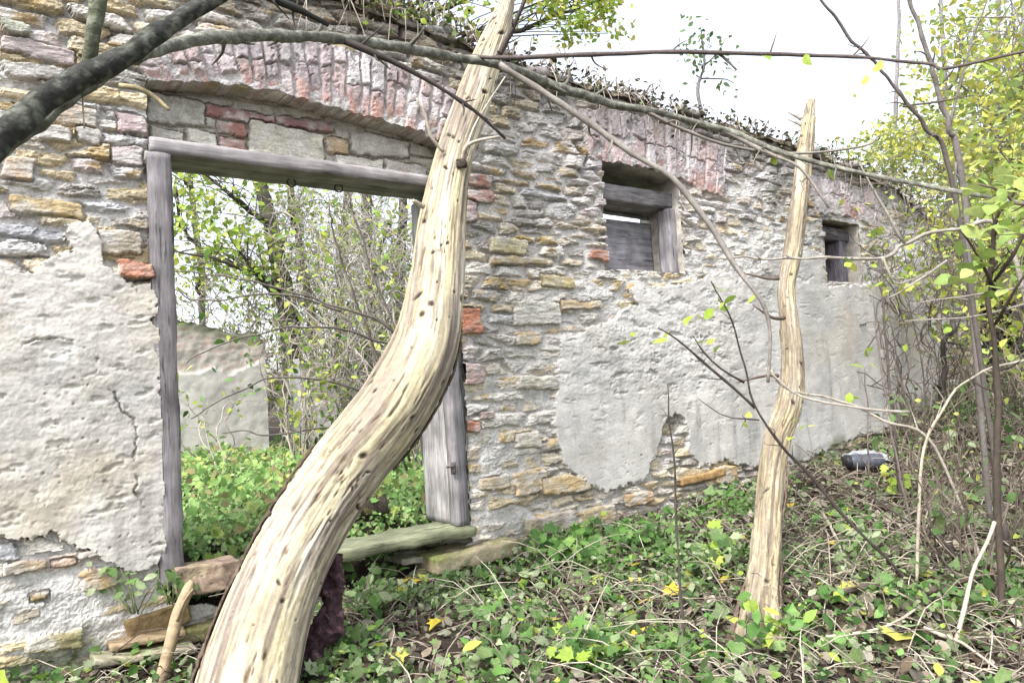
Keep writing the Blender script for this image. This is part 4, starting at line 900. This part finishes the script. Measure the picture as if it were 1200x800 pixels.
slab('brown stone sticking out of the wall foot above the tilted slate slab', 800, 560, 850, 548, .035, -.05, .08, (.38, .24, .11), 6, .1)
slab('long edge stone under the far plaster, above the grey litter', 945, 556, 1012, 532, .03, -.05, .08, (.30, .22, .14), 7, .2)
slab('thin dark slab at the foot of the far plaster', 1000, 536, 1075, 500, .03, -.03, .08, (.24, .18, .11), 8, .3)
slab('dark mossy stone in the broken masonry below the left door post', 150, 728, 222, 704, .06, -.06, .12, (.17, .12, .06), 9, .5)
slab('green mossy stone behind the broken stick', 196, 745, 262, 728, .035, -.10, .12, (.22, .20, .10), 10, .9)
slab('weathered grey board lying at the foot of the left wall', 112, 774, 232, 757, .018, -.22, .09, (.33, .29, .23), 11, .5, 'old_board', 'board', M_WOODH, .012)
slab('lower brown board sticking out below the weathered grey one', 130, 757, 220, 738, .016, -.15, .08, (.26, .19, .12), 12, .3, 'old_board', 'board', M_WOODH, .012)
slab('pale flat stone near the lower edge beside the leaning trunk', 150, 806, 240, 790, .03, -.3, .12, (.40, .38, .34), 13, .2)
slab('short rough timber block between the left post and the leaning trunk', 208, 668, 282, 655, .075, -.12, .10, (.27, .20, .15), 14, .25, 'timber_block', 'timber', M_WOODH, .02)

g0 = ground_at(187, 806)
t = thing('broken_stick', 'stout broken stick propped against the wall below the left door post', 'stick', on_ground(g0))
mb = MB(); dd = depth_of(g0)
mb.tube(bp([(184, 815, dd), (196, 770, dd+.04), (209, 720, dd+.1), (221, 688, dd+.14), (224, 680, dd+.15)]), [.03, .030, .032, .026, .008], 10, 50, (.36, .27, .17), .14, .006)
mb.tube(bp([(207, 728, dd+.08), (216, 705, dd+.02), (226, 690, dd)]), [.01, .004], 6, 12, (.36, .28, .18), .1)
mb.build('wood', M_LOG, t)

# crumpled litter by the far plaster
lp0 = on_ground(P(1016, 545, depth_of(ground_at(1016, 556))), .06)
t = thing('litter', 'crumpled grey plastic container lying in the leaves under the far window', 'litter', lp0)
mb = MB(); ld = depth_of(lp0)
mb.tube([lp0-_rt*.17+[0, 0, .06], lp0-_rt*.05+[0, 0, .065], lp0+_rt*.14+[0, 0, .075]], [.07, .078, .07], 14, 24, (.075, .08, .10), .16, .004); mb.build('body', M_PLASTIC, t)
mb = MB(); mb.tube([lp0-_rt*.21+[0, 0, .06], lp0-_rt*.165+[0, 0, .06]], [.073, .073], 14, 6, (.02, .02, .024), .05); mb.build('cap', M_PLASTIC, t)
mb = MB(); u, v = np.meshgrid(np.linspace(-1, 1, 26), np.linspace(-1, 1, 20), indexing='ij')
hh = .10+.06*np.abs(fbm(u*2.2, v*2.2, 4, 401))-.05*(u*u+v*v)
mb.grid(lp0+_rt*(u*.20+.06)[..., None]+np.array([0, 1, 0])*(v*.14+.15)[..., None]+np.array([0, 0, 1.0])*(hh+.05)[..., None], np.array([.36, .37, .41])*(1+.5*fbm(u*3, v*3, 3, 403))[..., None]); mb.build('torn_film', M_PLASTIC, t)

# ------------------------------------------------------------------ growth on top of the wall
VG = 'dead vines along the wall top'
def vine(label, x, y, n, L, nl, pal=BROWN, w=-.06, span=.35):
    s_, z_, _ = WP(x, y, w); z_ = float(np.interp(s_, TS, TZ))+.04; base = W2(s_, .1, z_); t = thing('dead_vine', label, 'vine', base, 0, VG); m = MB(); tp = []
    for k in range(n):
        a = W2(s_+rng.normal()*span, rng.uniform(-.05, .35), z_+rng.uniform(-.05, .06)); a[2] = float(np.interp(a@dS, TS, TZ))+.03
        e = a+dS*rng.normal()*.3*L-dN*rng.uniform(-.05, .25)*L+np.array([0, 0, rng.uniform(-1.0, .30)*L]); md = .5*(a+e)+np.array([0, 0, .28*L])-dN*.10*L
        if rng.uniform() < .35: e = e-dN*.1
        c = m.tube([a, md, e], [.006, .005, .002], 4, 12, np.array((.28, .25, .21))*rng.uniform(.5, 1.9), .1, .05); tp += list(c[2:])
    m.build('stems', M_TWIG, t); tp = np.array(tp); i = rng.integers(0, len(tp), nl); m = MB()
    m.leaves(tp[i]+rng.normal(size=(nl, 3))*.03, .045*rng.uniform(.5, 1.4, nl), pick(BROWN if pal is BROWN else pal, nl), 'ovate', flat=.2, droop=.6); m.build('foliage', M_DRY if pal is BROWN else M_LEAF, t)
    return t
MX = BROWN[:4]+LIME[:2]+GREEN[:2]
for k, (x, y, n, L, nl, pal, lab) in enumerate([(330, -10, 36, .45, 120, MX, 'dead vine with a few green leaves above the middle of the door arch'), (420, 5, 40, .45, 190, MX, 'leafy dry vine above the right shoulder of the door arch'), (500, 30, 44, .5, 240, LIME[:2]+MX, 'bushy vine with yellow green leaves just left of the leaning trunk top'), (560, 55, 44, .45, 160, MX, 'tangle of dead vine wrapped round the top of the thick leaning trunk'), (650, 90, 52, .42, 120, BROWN, 'grey dead vine hanging over the wall right of the thick leaning trunk'),
        (730, 110, 46, .38, 130, BROWN, 'dead vine tangle above the arch of the boarded window'), (800, 134, 40, .38, 120, BROWN, 'dead vine heap at the foot of the thin sapling on the wall top'), (880, 152, 34, .38, 110, BROWN, 'dead vine left of the slimmer trunk top'), (985, 190, 44, .5, 120, MX, 'dead vine right of the slimmer trunk top, above the far window'), (1050, 220, 60, .6, 170, MX, 'wide dead vine tangle where the wall top starts to drop'), (1110, 268, 60, .7, 180, MX, 'dead vine over the lowest part of the wall by the dark hollow'), (200, -25, 24, .4, 60, BROWN, 'dead vine at the upper left above the door arch')]):
    vine(lab, x, y, n, L, nl, pal)
mbd = MB(); n = 9000; s_ = rng.uniform(-.5, CEL[1], n); w_ = rng.uniform(-.09, .5, n); z_ = np.interp(s_, TS, TZ)+rng.uniform(-.08, .10, n)+.05*fbm(s_*3, s_*0, 3, 88)
mbd.leaves(dS*s_[:, None]+dN*(WD+w_)[:, None]+np.array([0, 0, 1.0])*z_[:, None], .06*rng.uniform(.5, 1.3, n), pick(BROWN+[(.13, .17, .06), (.17, .21, .08)], n), 'small', flat=.6)
tag(mbd.build('leaf_debris', M_DRY), kind='stuff')
# thin saplings standing on or behind the wall
def sapling(label, pts, w, crown, nl, ls, pal, base=None, scol=(.10, .09, .08), shape='ovate', cat='sapling', name='sapling', group=None, extra=(), taper=.35, flat=.4, spurs=8):
    p = bp(pts); b = on_ground(p[0]) if base is None else np.array(base, float); t = thing(name, label, cat, b, 0, group); m = MB()
    if base is None: p[0] = b-np.array([0, 0, .04])
    c = m.tube(p, [br(w, pts[0][2]), br(w*.7, pts[len(pts)//2][2]), br(max(w*taper, 1.2), pts[-1][2])], 7, None, scol, .24, .015, spurs=spurs)
    m.build('stem', M_TWIG, t)
    for e in extra:
        m = MB(); m.tube(bp(e[0]), [br(e[1], e[0][0][2]), br(max(1, e[1]*.4), e[0][-1][2])], 5, None, scol, .22, .012, spurs=3); m.build('side_twig', M_TWIG, t)
    if nl:
        m = MB(); q = []
        for (x, y, d, rx, ry, k) in crown: 
            for _ in range(k): q.append(P(x+rng.normal()*rx, y+rng.normal()*ry, d+rng.normal()*.12))
        q = np.array(q); n = len(q); m.leaves(q, ls*rng.uniform(.6, 1.2, n), pick(pal, n, .14), shape, flat=flat, droop=.5); m.build('foliage', M_LEAF, t)
    return t
sapling('thin sapling with sparse small leaves rising behind the wall top between the windows', [(824, 200, 8.6), (822, 132, 8.6), (818, 100, 8.6), (826, 70, 8.6), (822, 35, 8.6)], 5, [(815, 45, 8.6, 14, 14, 46), (835, 70, 8.6, 14, 12, 40), (812, 70, 8.6, 12, 10, 26), (850, 98, 8.6, 10, 14, 22)], 1, .075, [(.16, .24, .10), (.22, .30, .10), (.12, .18, .08)], base=W2(WP(824, 140, .3)[0], .35, 3.86), scol=(.16, .15, .15), extra=[([(822, 80, 8.6), (840, 62, 8.6), (850, 45, 8.6)], 2), ([(820, 92, 8.6), (848, 92, 8.6), (860, 98, 8.6)], 2)])

# ------------------------------------------------------------------ hillside on the right: trees, bushes, stems
RG = 'pale autumn trees beyond the wall end'
YG = [(.42, .46, .10), (.48, .48, .14), (.34, .42, .12), (.52, .50, .10), (.28, .36, .12)]
for k, (x, d, lean_, wd, cr, lab) in enumerate([(1197, 13.0, 2, 13, [(1190, 60, 13, 1.2, 1.2, 26), (1150, 130, 13, 1.0, .9, 24), (1230, 200, 13, 1.2, 1.0, 20)], 'straight grey trunk at the right edge with yellow leaves'),
        (1120, 17.0, -10, 8, [(1120, 60, 17, 1.0, .9, 13), (1090, 180, 17, 1.4, .9, 22), (1140, 220, 17, 1.2, .8, 18)], 'yellow leaved tree behind the crossing dark twigs at upper right'),
        (1040, 19.0, 8, 7, [(1030, 200, 19, 1.2, .7, 22), (1060, 160, 19, 1.0, .6, 14), (985, 215, 19, .9, .5, 10)], 'pale yellow green tree just right of the slimmer trunk top'),
        (1160, 21.0, 6, 9, [(1160, 160, 21, 2.0, 1.2, 28), (1110, 250, 21, 2.0, 1.0, 22), (1190, 30, 21, 1.6, 1.4, 20)], 'farther tree filling the upper right between trunk and twigs'),
        (1260, 10.5, 0, 10, [(1210, 250, 10.5, .9, .7, 30), (1180, 160, 10.5, .8, .7, 18)], 'leafy tree just outside the right edge, its foliage over the dark hollow')]):
    pth, rd = up_path(x, [(x+lean_*.5, 330), (x+lean_, 180), (x+lean_*1.5, 60), (x+lean_*2, -60)], d, [wd, wd*.9, wd*.8, wd*.6, wd*.4])
    tree('autumn_tree', lab, pth, rd, [(P(a, b, c), (e*1.1, e, f*1.1), int(n*1.9), 26) for a, b, c, e, f, n in cr], .135, YG, RG, (.22, .20, .20))
BR_ = 'bushes on the slope beyond the wall'
for k, (x, y, n, h, sp_, nl, lab) in enumerate([(1125, 440, 9, 1.3, .5, 60, 'twiggy bush against the end of the wall, left of the dark hollow'), (1150, 520, 9, 1.0, .5, 50, 'low bush of thin stems on the slope below the dark hollow'), (1090, 540, 7, .8, .4, 40, 'small brown stemmed bush right of the grey litter'), (1190, 640, 10, 1.1, .4, 40, 'dense brown stems at the right edge beside the thick sapling'), (1120, 640, 8, .8, .35, 24, 'thin upright brown stems left of the thick sapling')]):
    shrub('bush', lab, 'bush', ground_at(x, y), n, h, sp_, nl, .06, PALEG+YG[:2], 'ovate', (.14, .11, .085), .006, side=3, group=BR_, wobble=.35)
shrub('bush', 'tall pale twiggy bush leaning over the plaster right of the far window', 'bush', W2(9.6, -.45, 0)+[0, 0, float(gz(*W2(9.6, -.45, 0)[:2]))], 5, 2.7, .75, 40, .075, YG+LIME[:2], 'ovate', (.24, .21, .18), .009, side=7, group=BR_, wobble=.5)
shrub('bush', 'twiggy bush hanging before the crumbling right end of the wall top', 'bush', W2(10.7, -.7, 0)+[0, 0, float(gz(*W2(10.7, -.7, 0)[:2]))], 6, 2.5, .8, 90, .09, YG+LIME[:2], 'ovate', (.18, .15, .12), .009, side=7, group=BR_, wobble=.5)
for k, (x, y, n, h, sp_, nl, lab) in enumerate([(1120, 500, 7, 3.0, .7, 190, 'tall yellow green bush before the wall end, left of the dark hollow'), (1240, 560, 14, 3.5, .9, 900, 'tall leafy bush at the right edge above the brown stems'), (1110, 470, 7, 2.6, .7, 120, 'leafy twig bush at the corner where the plaster ends'), (1060, 505, 7, 2.4, .5, 40, 'few tall thin stems rising past the far window on its right'), (1180, 600, 9, 1.5, .6, 60, 'chest high tangle of brown stems at the right edge'), (1090, 610, 12, 1.1, .5, 40, 'thin bramble arching over the slope right of the yellow green seedling'), (1150, 700, 12, .9, .5, 30, 'dry bramble near the lower right corner')]):
    shrub('bush', lab, 'bush', ground_at(x, y), n, h, sp_, nl, .09, YG+LIME[:2] if h > 2 else PALEG, 'ovate', (.15, .12, .095), .007, side=6, group=BR_, wobble=.6, from_=.3)
for s_, w_, n, h, nl, lab in ((8.95, -.35, 5, 3.2, 24, 'thin pale bush whose bare stems cross the far window'), (10.5, -.4, 8, 3.1, 90, 'twig bush with lime leaves at the ragged right end of the plaster')):
    shrub('bush', lab, 'bush', W2(s_, w_, float(gz(*W2(s_, w_, 0)[:2]))), n, h, .8, nl, .085, YG+LIME[:2], 'ovate', (.17, .145, .12), .009, side=7, group=BR_, wobble=.7, from_=.45)
for k, (x, y, n, h, sp_, nl, lab) in enumerate([(1185, 520, 12, 2.6, .9, 520, 'lime leaved bush before the low end of the wall, under the leafy twig'), (1075, 520, 9, 3.4, 1.1, 130, 'thin dark stems crossing the sky and the wall end above the grey litter')]):
    shrub('bush', lab, 'bush', ground_at(x, y), n, h, sp_, nl, .085, [(.40, .50, .09), (.46, .52, .12), (.34, .46, .08)], 'ovate', (.10, .085, .07), .007, side=8, group=BR_, wobble=.7, from_=.4)
# behind the wall end, visible above it
for k, (x, d, lab) in enumerate([(1075, 12.5, 'tangle of dark twigs rising behind the dropping wall top'), (1000, 12.0, 'sparse dark twigs behind the wall top beside the slimmer trunk'), (1150, 12.5, 'twiggy leafy bush behind the low end of the wall')]):
    p = bgp(x, d); shrub('bush', lab, 'bush', p, 12, 3.6 if k != 1 else 3.4, .9, 130, .10, YG, 'ovate', (.13, .11, .10), .012, side=6, group=BR_, wobble=.4)

# single stems and saplings that can be told apart
sapling('upright dark brown sapling, thickest of those at the right edge', [(1174, 725, 3.9), (1171, 600, 3.95), (1169, 480, 4.0), (1166, 400, 4.05), (1160, 330, 4.1), (1168, 260, 4.1), (1195, 215, 4.0)], 9, [(1165, 215, 4.0, 28, 16, 30), (1175, 285, 3.9, 26, 14, 28), (1150, 325, 3.9, 18, 10, 14), (1195, 245, 3.9, 14, 18, 16), (1150, 300, 4, 12, 8, 8)], 1, .095, [(.36, .46, .12), (.42, .50, .15), (.28, .40, .11)], scol=(.065, .05, .038), shape='ovate', extra=[([(1166, 340, 4.1), (1140, 290, 4.0), (1125, 270, 3.95)], 4), ([(1166, 380, 4.05), (1195, 330, 3.9), (1215, 300, 3.9)], 4), ([(1165, 330, 4.1), (1190, 290, 4), (1210, 250, 4)], 4)], flat=.55)
sapling('slender dark stem bending over the plaster and back down to the right', [(1085, 698, 4.3), (1040, 655, 4.4), (990, 607, 4.5), (945, 552, 4.6), (917, 520, 4.6), (885, 470, 4.65), (872, 425, 4.7), (862, 385, 4.7), (846, 350, 4.7), (834, 330, 4.7)], 4, [(836, 345, 4.7, 7, 5, 3), (848, 358, 4.7, 6, 4, 3), (828, 402, 4.7, 8, 5, 3), (940, 505, 4.6, 8, 6, 4), (745, 402, 4.7, 5, 4, 2), (785, 388, 4.7, 4, 4, 2), (812, 368, 4.7, 5, 3, 2), (866, 345, 4.7, 8, 3, 2), (870, 487, 4.7, 5, 3, 2)], 1, .085, LIME, scol=(.045, .035, .03), extra=[([(885, 478, 4.65), (850, 447, 4.7), (815, 415, 4.7), (790, 395, 4.7), (770, 385, 4.7)], 4), ([(872, 448, 4.7), (845, 432, 4.7), (825, 412, 4.7), (812, 392, 4.7)], 3), ([(890, 492, 4.65), (850, 488, 4.7), (820, 468, 4.7)], 2)])
sapling('bare twig with a hanging lime leaf before the far plaster', [(1070, 610, 5.6), (1055, 560, 5.7), (1040, 480, 5.8), (1028, 400, 5.9), (1024, 340, 5.9)], 3, [(1010, 424, 5.8, 4, 10, 4), (1045, 335, 5.9, 12, 6, 6), (985, 463, 5.8, 5, 4, 2)], 1, .10, LIME, scol=(.16, .13, .11), extra=[([(1018, 560, 5.7), (1017, 480, 5.8), (1013, 430, 5.8)], 2)])
sapling('dark vertical stem in front of the far plaster edge', [(1052, 530, 6.4), (1044, 470, 6.4), (1040, 400, 6.4), (1034, 345, 6.4), (1026, 322, 6.4)], 4, [], 0, 0, LIME, scol=(.10, .08, .07), extra=[([(1064, 520, 6.4), (1056, 440, 6.4), (1042, 370, 6.4)], 3), ([(1085, 510, 6.4), (1080, 430, 6.4), (1062, 340, 6.4)], 2.5)])
sapling('thick black vine stem bent against the right end of the plaster', [(1100, 480, 8.4), (1104, 455, 8.4), (1108, 430, 8.4), (1105, 405, 8.4), (1112, 390, 8.4), (1122, 386, 8.4)], 8, [], 0, 0, LIME, scol=(.035, .03, .025), taper=.6)
sapling('thin straight dead stem standing before the big plaster patch', [(805, 775, 3.75), (798, 690, 3.75), (792, 600, 3.75), (787, 520, 3.75), (783, 455, 3.75)], 4, [], 0, 0, LIME, scol=(.07, .06, .05))
sapling('dark twig hanging down at upper right across the thin level twig', [(1150, 300, 5.2), (1118, 222, 5.2), (1085, 150, 5.2), (1060, 118, 5.2), (1030, 78, 5.2), (1000, 50, 5.2), (958, -5, 5.2)], 6, [(1005, 110, 5.2, 4, 6, 2)], 1, .09, LIME, scol=(.10, .085, .075), extra=[([(1058, 125, 5.2), (1100, 118, 5.2), (1137, 112, 5.2)], 3)], taper=.5)
sapling('greyish upright stem rising to the top edge at upper right', [(1135, 330, 5.6), (1127, 215, 5.6), (1112, 150, 5.6), (1098, 100, 5.6), (1085, 60, 5.6), (1062, -10, 5.6)], 8, [(1105, 45, 5.6, 6, 6, 2)], 1, .12, LIME, scol=(.15, .135, .12), extra=[([(1112, 150, 5.6), (1130, 80, 5.6), (1158, -5, 5.6)], 4), ([(1120, 190, 5.6), (1122, 250, 5.6), (1130, 300, 5.6)], 3)], taper=.6)
sapling('pale twig spreading level in front of the far window', [(1240, 500, 4.2), (1190, 300, 4.4), (1125, 268, 4.5), (1062, 285, 4.6), (1034, 301, 4.6), (960, 303, 4.65), (900, 303, 4.7), (850, 301, 4.7)], 6, [(1022, 268, 4.6, 10, 3, 3), (990, 308, 4.6, 8, 4, 3), (1050, 335, 4.6, 12, 5, 5)], 1, .085, LIME, scol=(.30, .27, .23), extra=[([(1034, 301, 4.6), (1045, 330, 4.6), (1060, 330, 4.6), (1090, 318, 4.6)], 3), ([(1060, 285, 4.6), (1030, 235, 4.6), (1008, 190, 4.6)], 4), ([(1240, 330, 4.3), (1150, 345, 4.4), (1070, 355, 4.5)], 3), ([(1240, 345, 4.3), (1140, 372, 4.4), (1060, 376, 4.5)], 3), ([(1110, 305, 4.5), (1060, 340, 4.5), (1040, 350, 4.5)], 3)])
sapling('leafy twig at the upper right edge with broad green leaves', [(1260, 560, 3.0), (1245, 400, 3.0), (1225, 260, 3.0), (1190, 236, 3.0), (1150, 215, 3.0)], 7, [(1185, 205, 3.0, 20, 12, 9), (1155, 230, 3.0, 18, 10, 6), (1190, 255, 3.0, 16, 12, 7)], 1, .095, [(.38, .48, .12), (.32, .44, .11), (.44, .52, .17)], scol=(.14, .10, .08), shape='ovate', flat=.55)
sapling('pale arching cane at the right edge', [(1065, 600, 4.4), (1080, 540, 4.4), (1100, 490, 4.35), (1135, 445, 4.3), (1200, 420, 4.2), (1280, 415, 4.1)], 3.6, [], 0, 0, LIME, scol=(.46, .40, .32), taper=.7)
sapling('long pale dry cane crossing the plaster low at the right', [(1150, 580, 4.7), (1095, 522, 4.8), (1030, 490, 4.9), (985, 470, 4.95), (925, 455, 5.0), (899, 432, 5.0)], 4, [], 0, 0, LIME, scol=(.34, .30, .25), extra=[([(1065, 483, 4.9), (1000, 477, 4.9), (935, 462, 4.95), (898, 432, 5.0)], 4)], taper=.6)
sapling('pale slanting dead stick beside the thick sapling', [(1115, 752, 3.6), (1130, 700, 3.65), (1150, 650, 3.7), (1166, 612, 3.75)], 6, [], 0, 0, LIME, scol=(.44, .38, .30), taper=.7, spurs=0, cat='stick', name='dead_stick')
sapling('thin dark stick slanting down the slope below the litter', [(1148, 668, 4.6), (1100, 632, 4.7), (1060, 605, 4.8), (1003, 570, 5.0)], 5, [], 0, 0, LIME, scol=(.06, .05, .045), cat='stick', name='dead_stick')
def lying(label, pts, w, col, group=None):
    p = [ground_at(x, y)+np.array([0, 0, .05+.05*rng.uniform()]) for x, y in pts]; t = thing('fallen_branch', label, 'branch', on_ground(p[0]), 0, group); m = MB()
    m.tube(p, [br(w, depth_of(p[0])), br(w*.5, depth_of(p[-1]))], 7, None, col, .2, .015); m.build('limb', M_TWIG, t)
lying('dark fallen branch on the undergrowth at lower right', [(950, 722), (1000, 706), (1050, 698), (1100, 705), (1135, 718)], 8, (.11, .085, .07))
lying('short dark fallen branch behind the lower right one, by the thick sapling', [(1060, 730), (1100, 712), (1150, 690), (1180, 680)], 9, (.10, .075, .06))
lying('pale thin fallen branch near the bottom right corner', [(970, 770), (1040, 752), (1080, 735)], 5, (.45, .39, .31))
lying('pale dry stalk crossing the bottom right corner', [(1085, 758), (1130, 776), (1170, 802)], 5, (.46, .40, .32))
lying('bleached twig lying right of the slimmer trunk foot', [(965, 610), (985, 655), (1000, 690)], 4, (.42, .37, .30))

# ------------------------------------------------------------------ leafy clumps by the wall foot
CL = 'green herb clumps along the wall foot'
for k, (x, y, h, n, ls, sh, pal, lab) in enumerate([(655, 662, .22, 70, .085, 'lobed', GREEN+[(.2, .32, .08)], 'feathery bright green clump under the brown stones right of the jutting slab'), (700, 668, .2, 80, .08, 'lobed', GREEN+[(.2, .32, .08)], 'middle green clump of the row along the wall foot'), (735, 652, .2, 60, .075, 'lobed', GREEN, 'green clump against the grey slab low in the wall'), (690, 640, .16, 40, .07, 'lobed', GREEN+LIME[:1], 'small green clump touching the wall foot behind the others'), (770, 640, .2, 60, .075, 'lobed', GREEN+PALEG[:2], 'green clump below the notch in the plaster'),
        (862, 600, .16, 45, .07, 'ovate', GREEN, 'green clump left of the slimmer trunk by the tilted slate slab'), (440, 690, .26, 46, .10, 'ovate', GREEN+PALEG[:1], 'green clump below the threshold, right of the thick trunk'), (455, 715, .2, 40, .08, 'ovate', GREEN+PALEG, 'pale leaved clump in front of the one below the threshold'), (160, 690, .20, 26, .075, 'ovate', PALEG+GREEN[:2], 'broad leaved plant growing at the foot of the left door post'), (200, 680, .15, 16, .07, 'ovate', PALEG+GREEN[:2], 'small leafy sprig right of the broad leaved plant'),
        (1045, 585, .22, 14, .09, 'lobed', LIME+GREEN[:1], 'yellow green seedling right of the grey litter'), (840, 665, .2, 22, .09, 'lobed', LIME+PALEG, 'yellowish plant left of the slimmer trunk foot'), (905, 765, .25, 40, .09, 'ovate', LIME+GREEN, 'leafy clump in front of the slimmer trunk foot'), (1010, 660, .2, 36, .08, 'ovate', PALEG+LIME[:1], 'pale clump on the slope right of the slimmer trunk'), (700, 790, .2, 50, .08, 'lobed', GREEN+LIME[:1], 'bright green clump at the bottom edge, middle'), (580, 770, .18, 46, .075, 'ovate', GREEN+PALEG, 'green clump near the bottom edge right of the thick trunk')]):
    g0 = ground_at(x, y) if y > 700 or x > 420 else None
    if g0 is None: g0 = W2(WP(x, y, -.15)[0], -.13, WP(x, y+20, -.15)[1])
    shrub('herb_clump', lab, 'plant', g0, 9, h, h*1.0, n, ls, pal, sh, (.16, .20, .08), .0035, side=1, group=CL, flat=.6, from_=.5, up=np.array([-.15, -.6, .75]))

# fallen yellow leaves big enough to point at
YLp = [(578, 686), (762, 718), (786, 712), (742, 676), (856, 688), (876, 642), (1006, 702), (970, 648), (1052, 768), (842, 655), (816, 702), (462, 782), (488, 694), (986, 606), (640, 742), (672, 772), (925, 600), (1090, 690), (735, 762), (520, 742)]
for k, (x, y) in enumerate(YLp):
    g0 = ground_at(x, y)+np.array([0, 0, .07]); t = thing('fallen_leaf', 'bright yellow fallen leaf lying on the low green undergrowth', 'leaf', g0, 0, 'yellow fallen leaves'); m = MB()
    m.leaves(g0[None], .12*rng.uniform(.8, 1.2), pick(YELL, 1, .1), 'lobed', flat=.8); 
    V = np.vstack(m.v)-g0; bpy.data.objects.remove(t)
    o = link_mesh('fallen_leaf', V, m.f, np.vstack(m.c), M_LEAF); o.location = tuple(g0)
    tag(o, 'bright yellow fallen leaf lying on the low green undergrowth', 'leaf', 'yellow fallen leaves')

# ------------------------------------------------------------------ ground cover and litter (nobody could count it)
def scatter(n, s0, s1, w0, w1, near=1.7, lod=True):
    s_ = rng.uniform(s0, s1, n); w_ = rng.uniform(w0, w1, n); p = dS[None]*s_[:, None]+dN[None]*(WD+w_)[:, None]
    d = np.hypot(p[:, 0], p[:, 1]); keep_ = (d > near) & (p[:, 1] > .8)
    if lod: keep_ &= rng.uniform(size=n) < np.clip((5.0/np.maximum(d, 1))**1.2, .15, 1)
    x = 600+FPX*p[:, 0]/np.maximum(p[:, 1], .1); keep_ &= (x > -350) & (x < 1600)
    p = p[keep_]; d = d[keep_]; p[:, 2] = gz(p[:, 0], p[:, 1]); return p, d
patch = lambda p, sc, sd: fbm(p[:, 0]*sc, p[:, 1]*sc, 3, sd)
mb = MB(); p, d = scatter(42000, -.5, 15, -4.4, -.01)                       # dry leaves
p[:, 2] += rng.uniform(.0, .035, len(p)); mb.leaves(p, rng.uniform(.03, .085, len(p)), pick(BROWN+[(.32, .29, .23), (.24, .25, .17)], len(p), .25), 'ovate', flat=.5, up=np.array([0, -.35, .9]))
p, d = scatter(9000, -.5, 6.0, .35, 8); p[:, 2] += rng.uniform(0, .03, len(p)); mb.leaves(p, rng.uniform(.05, .09, len(p)), pick(BROWN, len(p), .25), 'ovate', flat=.6)
tag(mb.build('leaf_litter', M_DRY), kind='stuff')
mb = MB(); p, d = scatter(95000, -.5, 15, -4.4, -.02)                      # low green leaves
p = p[np.hypot(p[:, 0]-lp0[0], p[:, 1]-lp0[1]+.12) > .34]; k = patch(p, 1.3, 701)+.3*rng.normal(size=len(p)) -.13*np.clip(p[:, 0]-1.2, 0, 3) > -.13; p = p[k]; n = len(p); p[:, 2] += rng.uniform(.02, .13, n)*(1+.6*patch(p, 1.1, 705))
cl = pick(PALEG, n, .2); gk = patch(p, .9, 709)+.3*rng.normal(size=n) > .25; cl[gk] = pick(GREEN, int(gk.sum()), .2); lk = rng.uniform(size=n) < .05; cl[lk] = pick(LIME, int(lk.sum()), .1)
kind = rng.uniform(size=n)+.35*patch(p, .7, 731); sz = np.clip(rng.lognormal(math.log(.034), .5, n), .013, .10); UPV = np.array([0, -.35, .9])
for lo_, hi_, shp_, k_ in ((-9, .25, 'small', .8), (.25, .62, 'ovate', 1.0), (.62, .85, 'ivy', 1.1), (.85, 9, 'lobed', 1.05)):
    q = (kind >= lo_) & (kind < hi_); mb.leaves(p[q], sz[q]*k_, cl[q], shp_, flat=.5, up=UPV)
tag(mb.build('ground_ivy', M_LEAF), kind='stuff')
mb = MB(); p, d = scatter(120000, -3, 6.0, .32, 7.5); n = len(p); p[:, 2] += rng.uniform(.01, .10, n)*(1+.7*patch(p, 1.2, 751))
mb.leaves(p, rng.uniform(.028, .066, n), pick([(.22, .38, .12), (.28, .46, .15), (.17, .31, .09), (.36, .50, .20), (.30, .36, .16)], n, .25), 'ovate', flat=.5, up=np.array([-.1, -.5, .8]))
p, d = scatter(16000, -3, 6.0, .32, 7.5); p = p[patch(p, .9, 761)+.3*rng.normal(size=len(p)) > .1]; n = len(p); p[:, 2] += rng.uniform(.08, .24, n)
mb.leaves(p, rng.uniform(.05, .10, n), pick([(.18, .33, .09), (.26, .42, .13), (.34, .44, .12), (.30, .26, .12)], n, .2), 'lobed', flat=.45, up=np.array([-.1, -.5, .8]))
tag(mb.build('undergrowth', M_LEAF), kind='stuff')
mb = MB(); p, d = scatter(22000, -.2, 15, -4.2, -.05)                        # dry stalks
k = patch(p, .8, 721)+.45*rng.normal(size=len(p))+.12*(p[:, 0]-1.0) > .15; p = p[k]
for q in p:
    L = np.clip(rng.lognormal(math.log(.22), .5), .1, .75); a = rng.uniform(0, 6.28); lz = abs(rng.normal())*.5; v = unit(np.array([math.cos(a), math.sin(a), lz]))*L; q = q+np.array([0, 0, .03])
    c = np.array(((.44, .39, .31), (.30, .25, .20), (.17, .135, .105), (.09, .07, .055))[rng.integers(4)])
    mb.tube([q, q+v*.5+np.array([0, 0, .08*L])+rng.normal(size=3)*.04*L, q+v-np.array([0, 0, .12*L])], [.0035, .003, .0015], 4, 5, c, .1)
tag(mb.build('dry_stalks', M_TWIG), kind='stuff')
mb = MB(); p, d = scatter(9000, 9, 17, -3, 3, lod=False); n = len(p); p[:, 2] += rng.uniform(.02, .3, n)
mb.leaves(p, rng.uniform(.05, .1, n), pick(GREEN+PALEG, n, .2), 'ovate', flat=.6)
tag(mb.build('undergrowth', M_LEAF), kind='stuff')
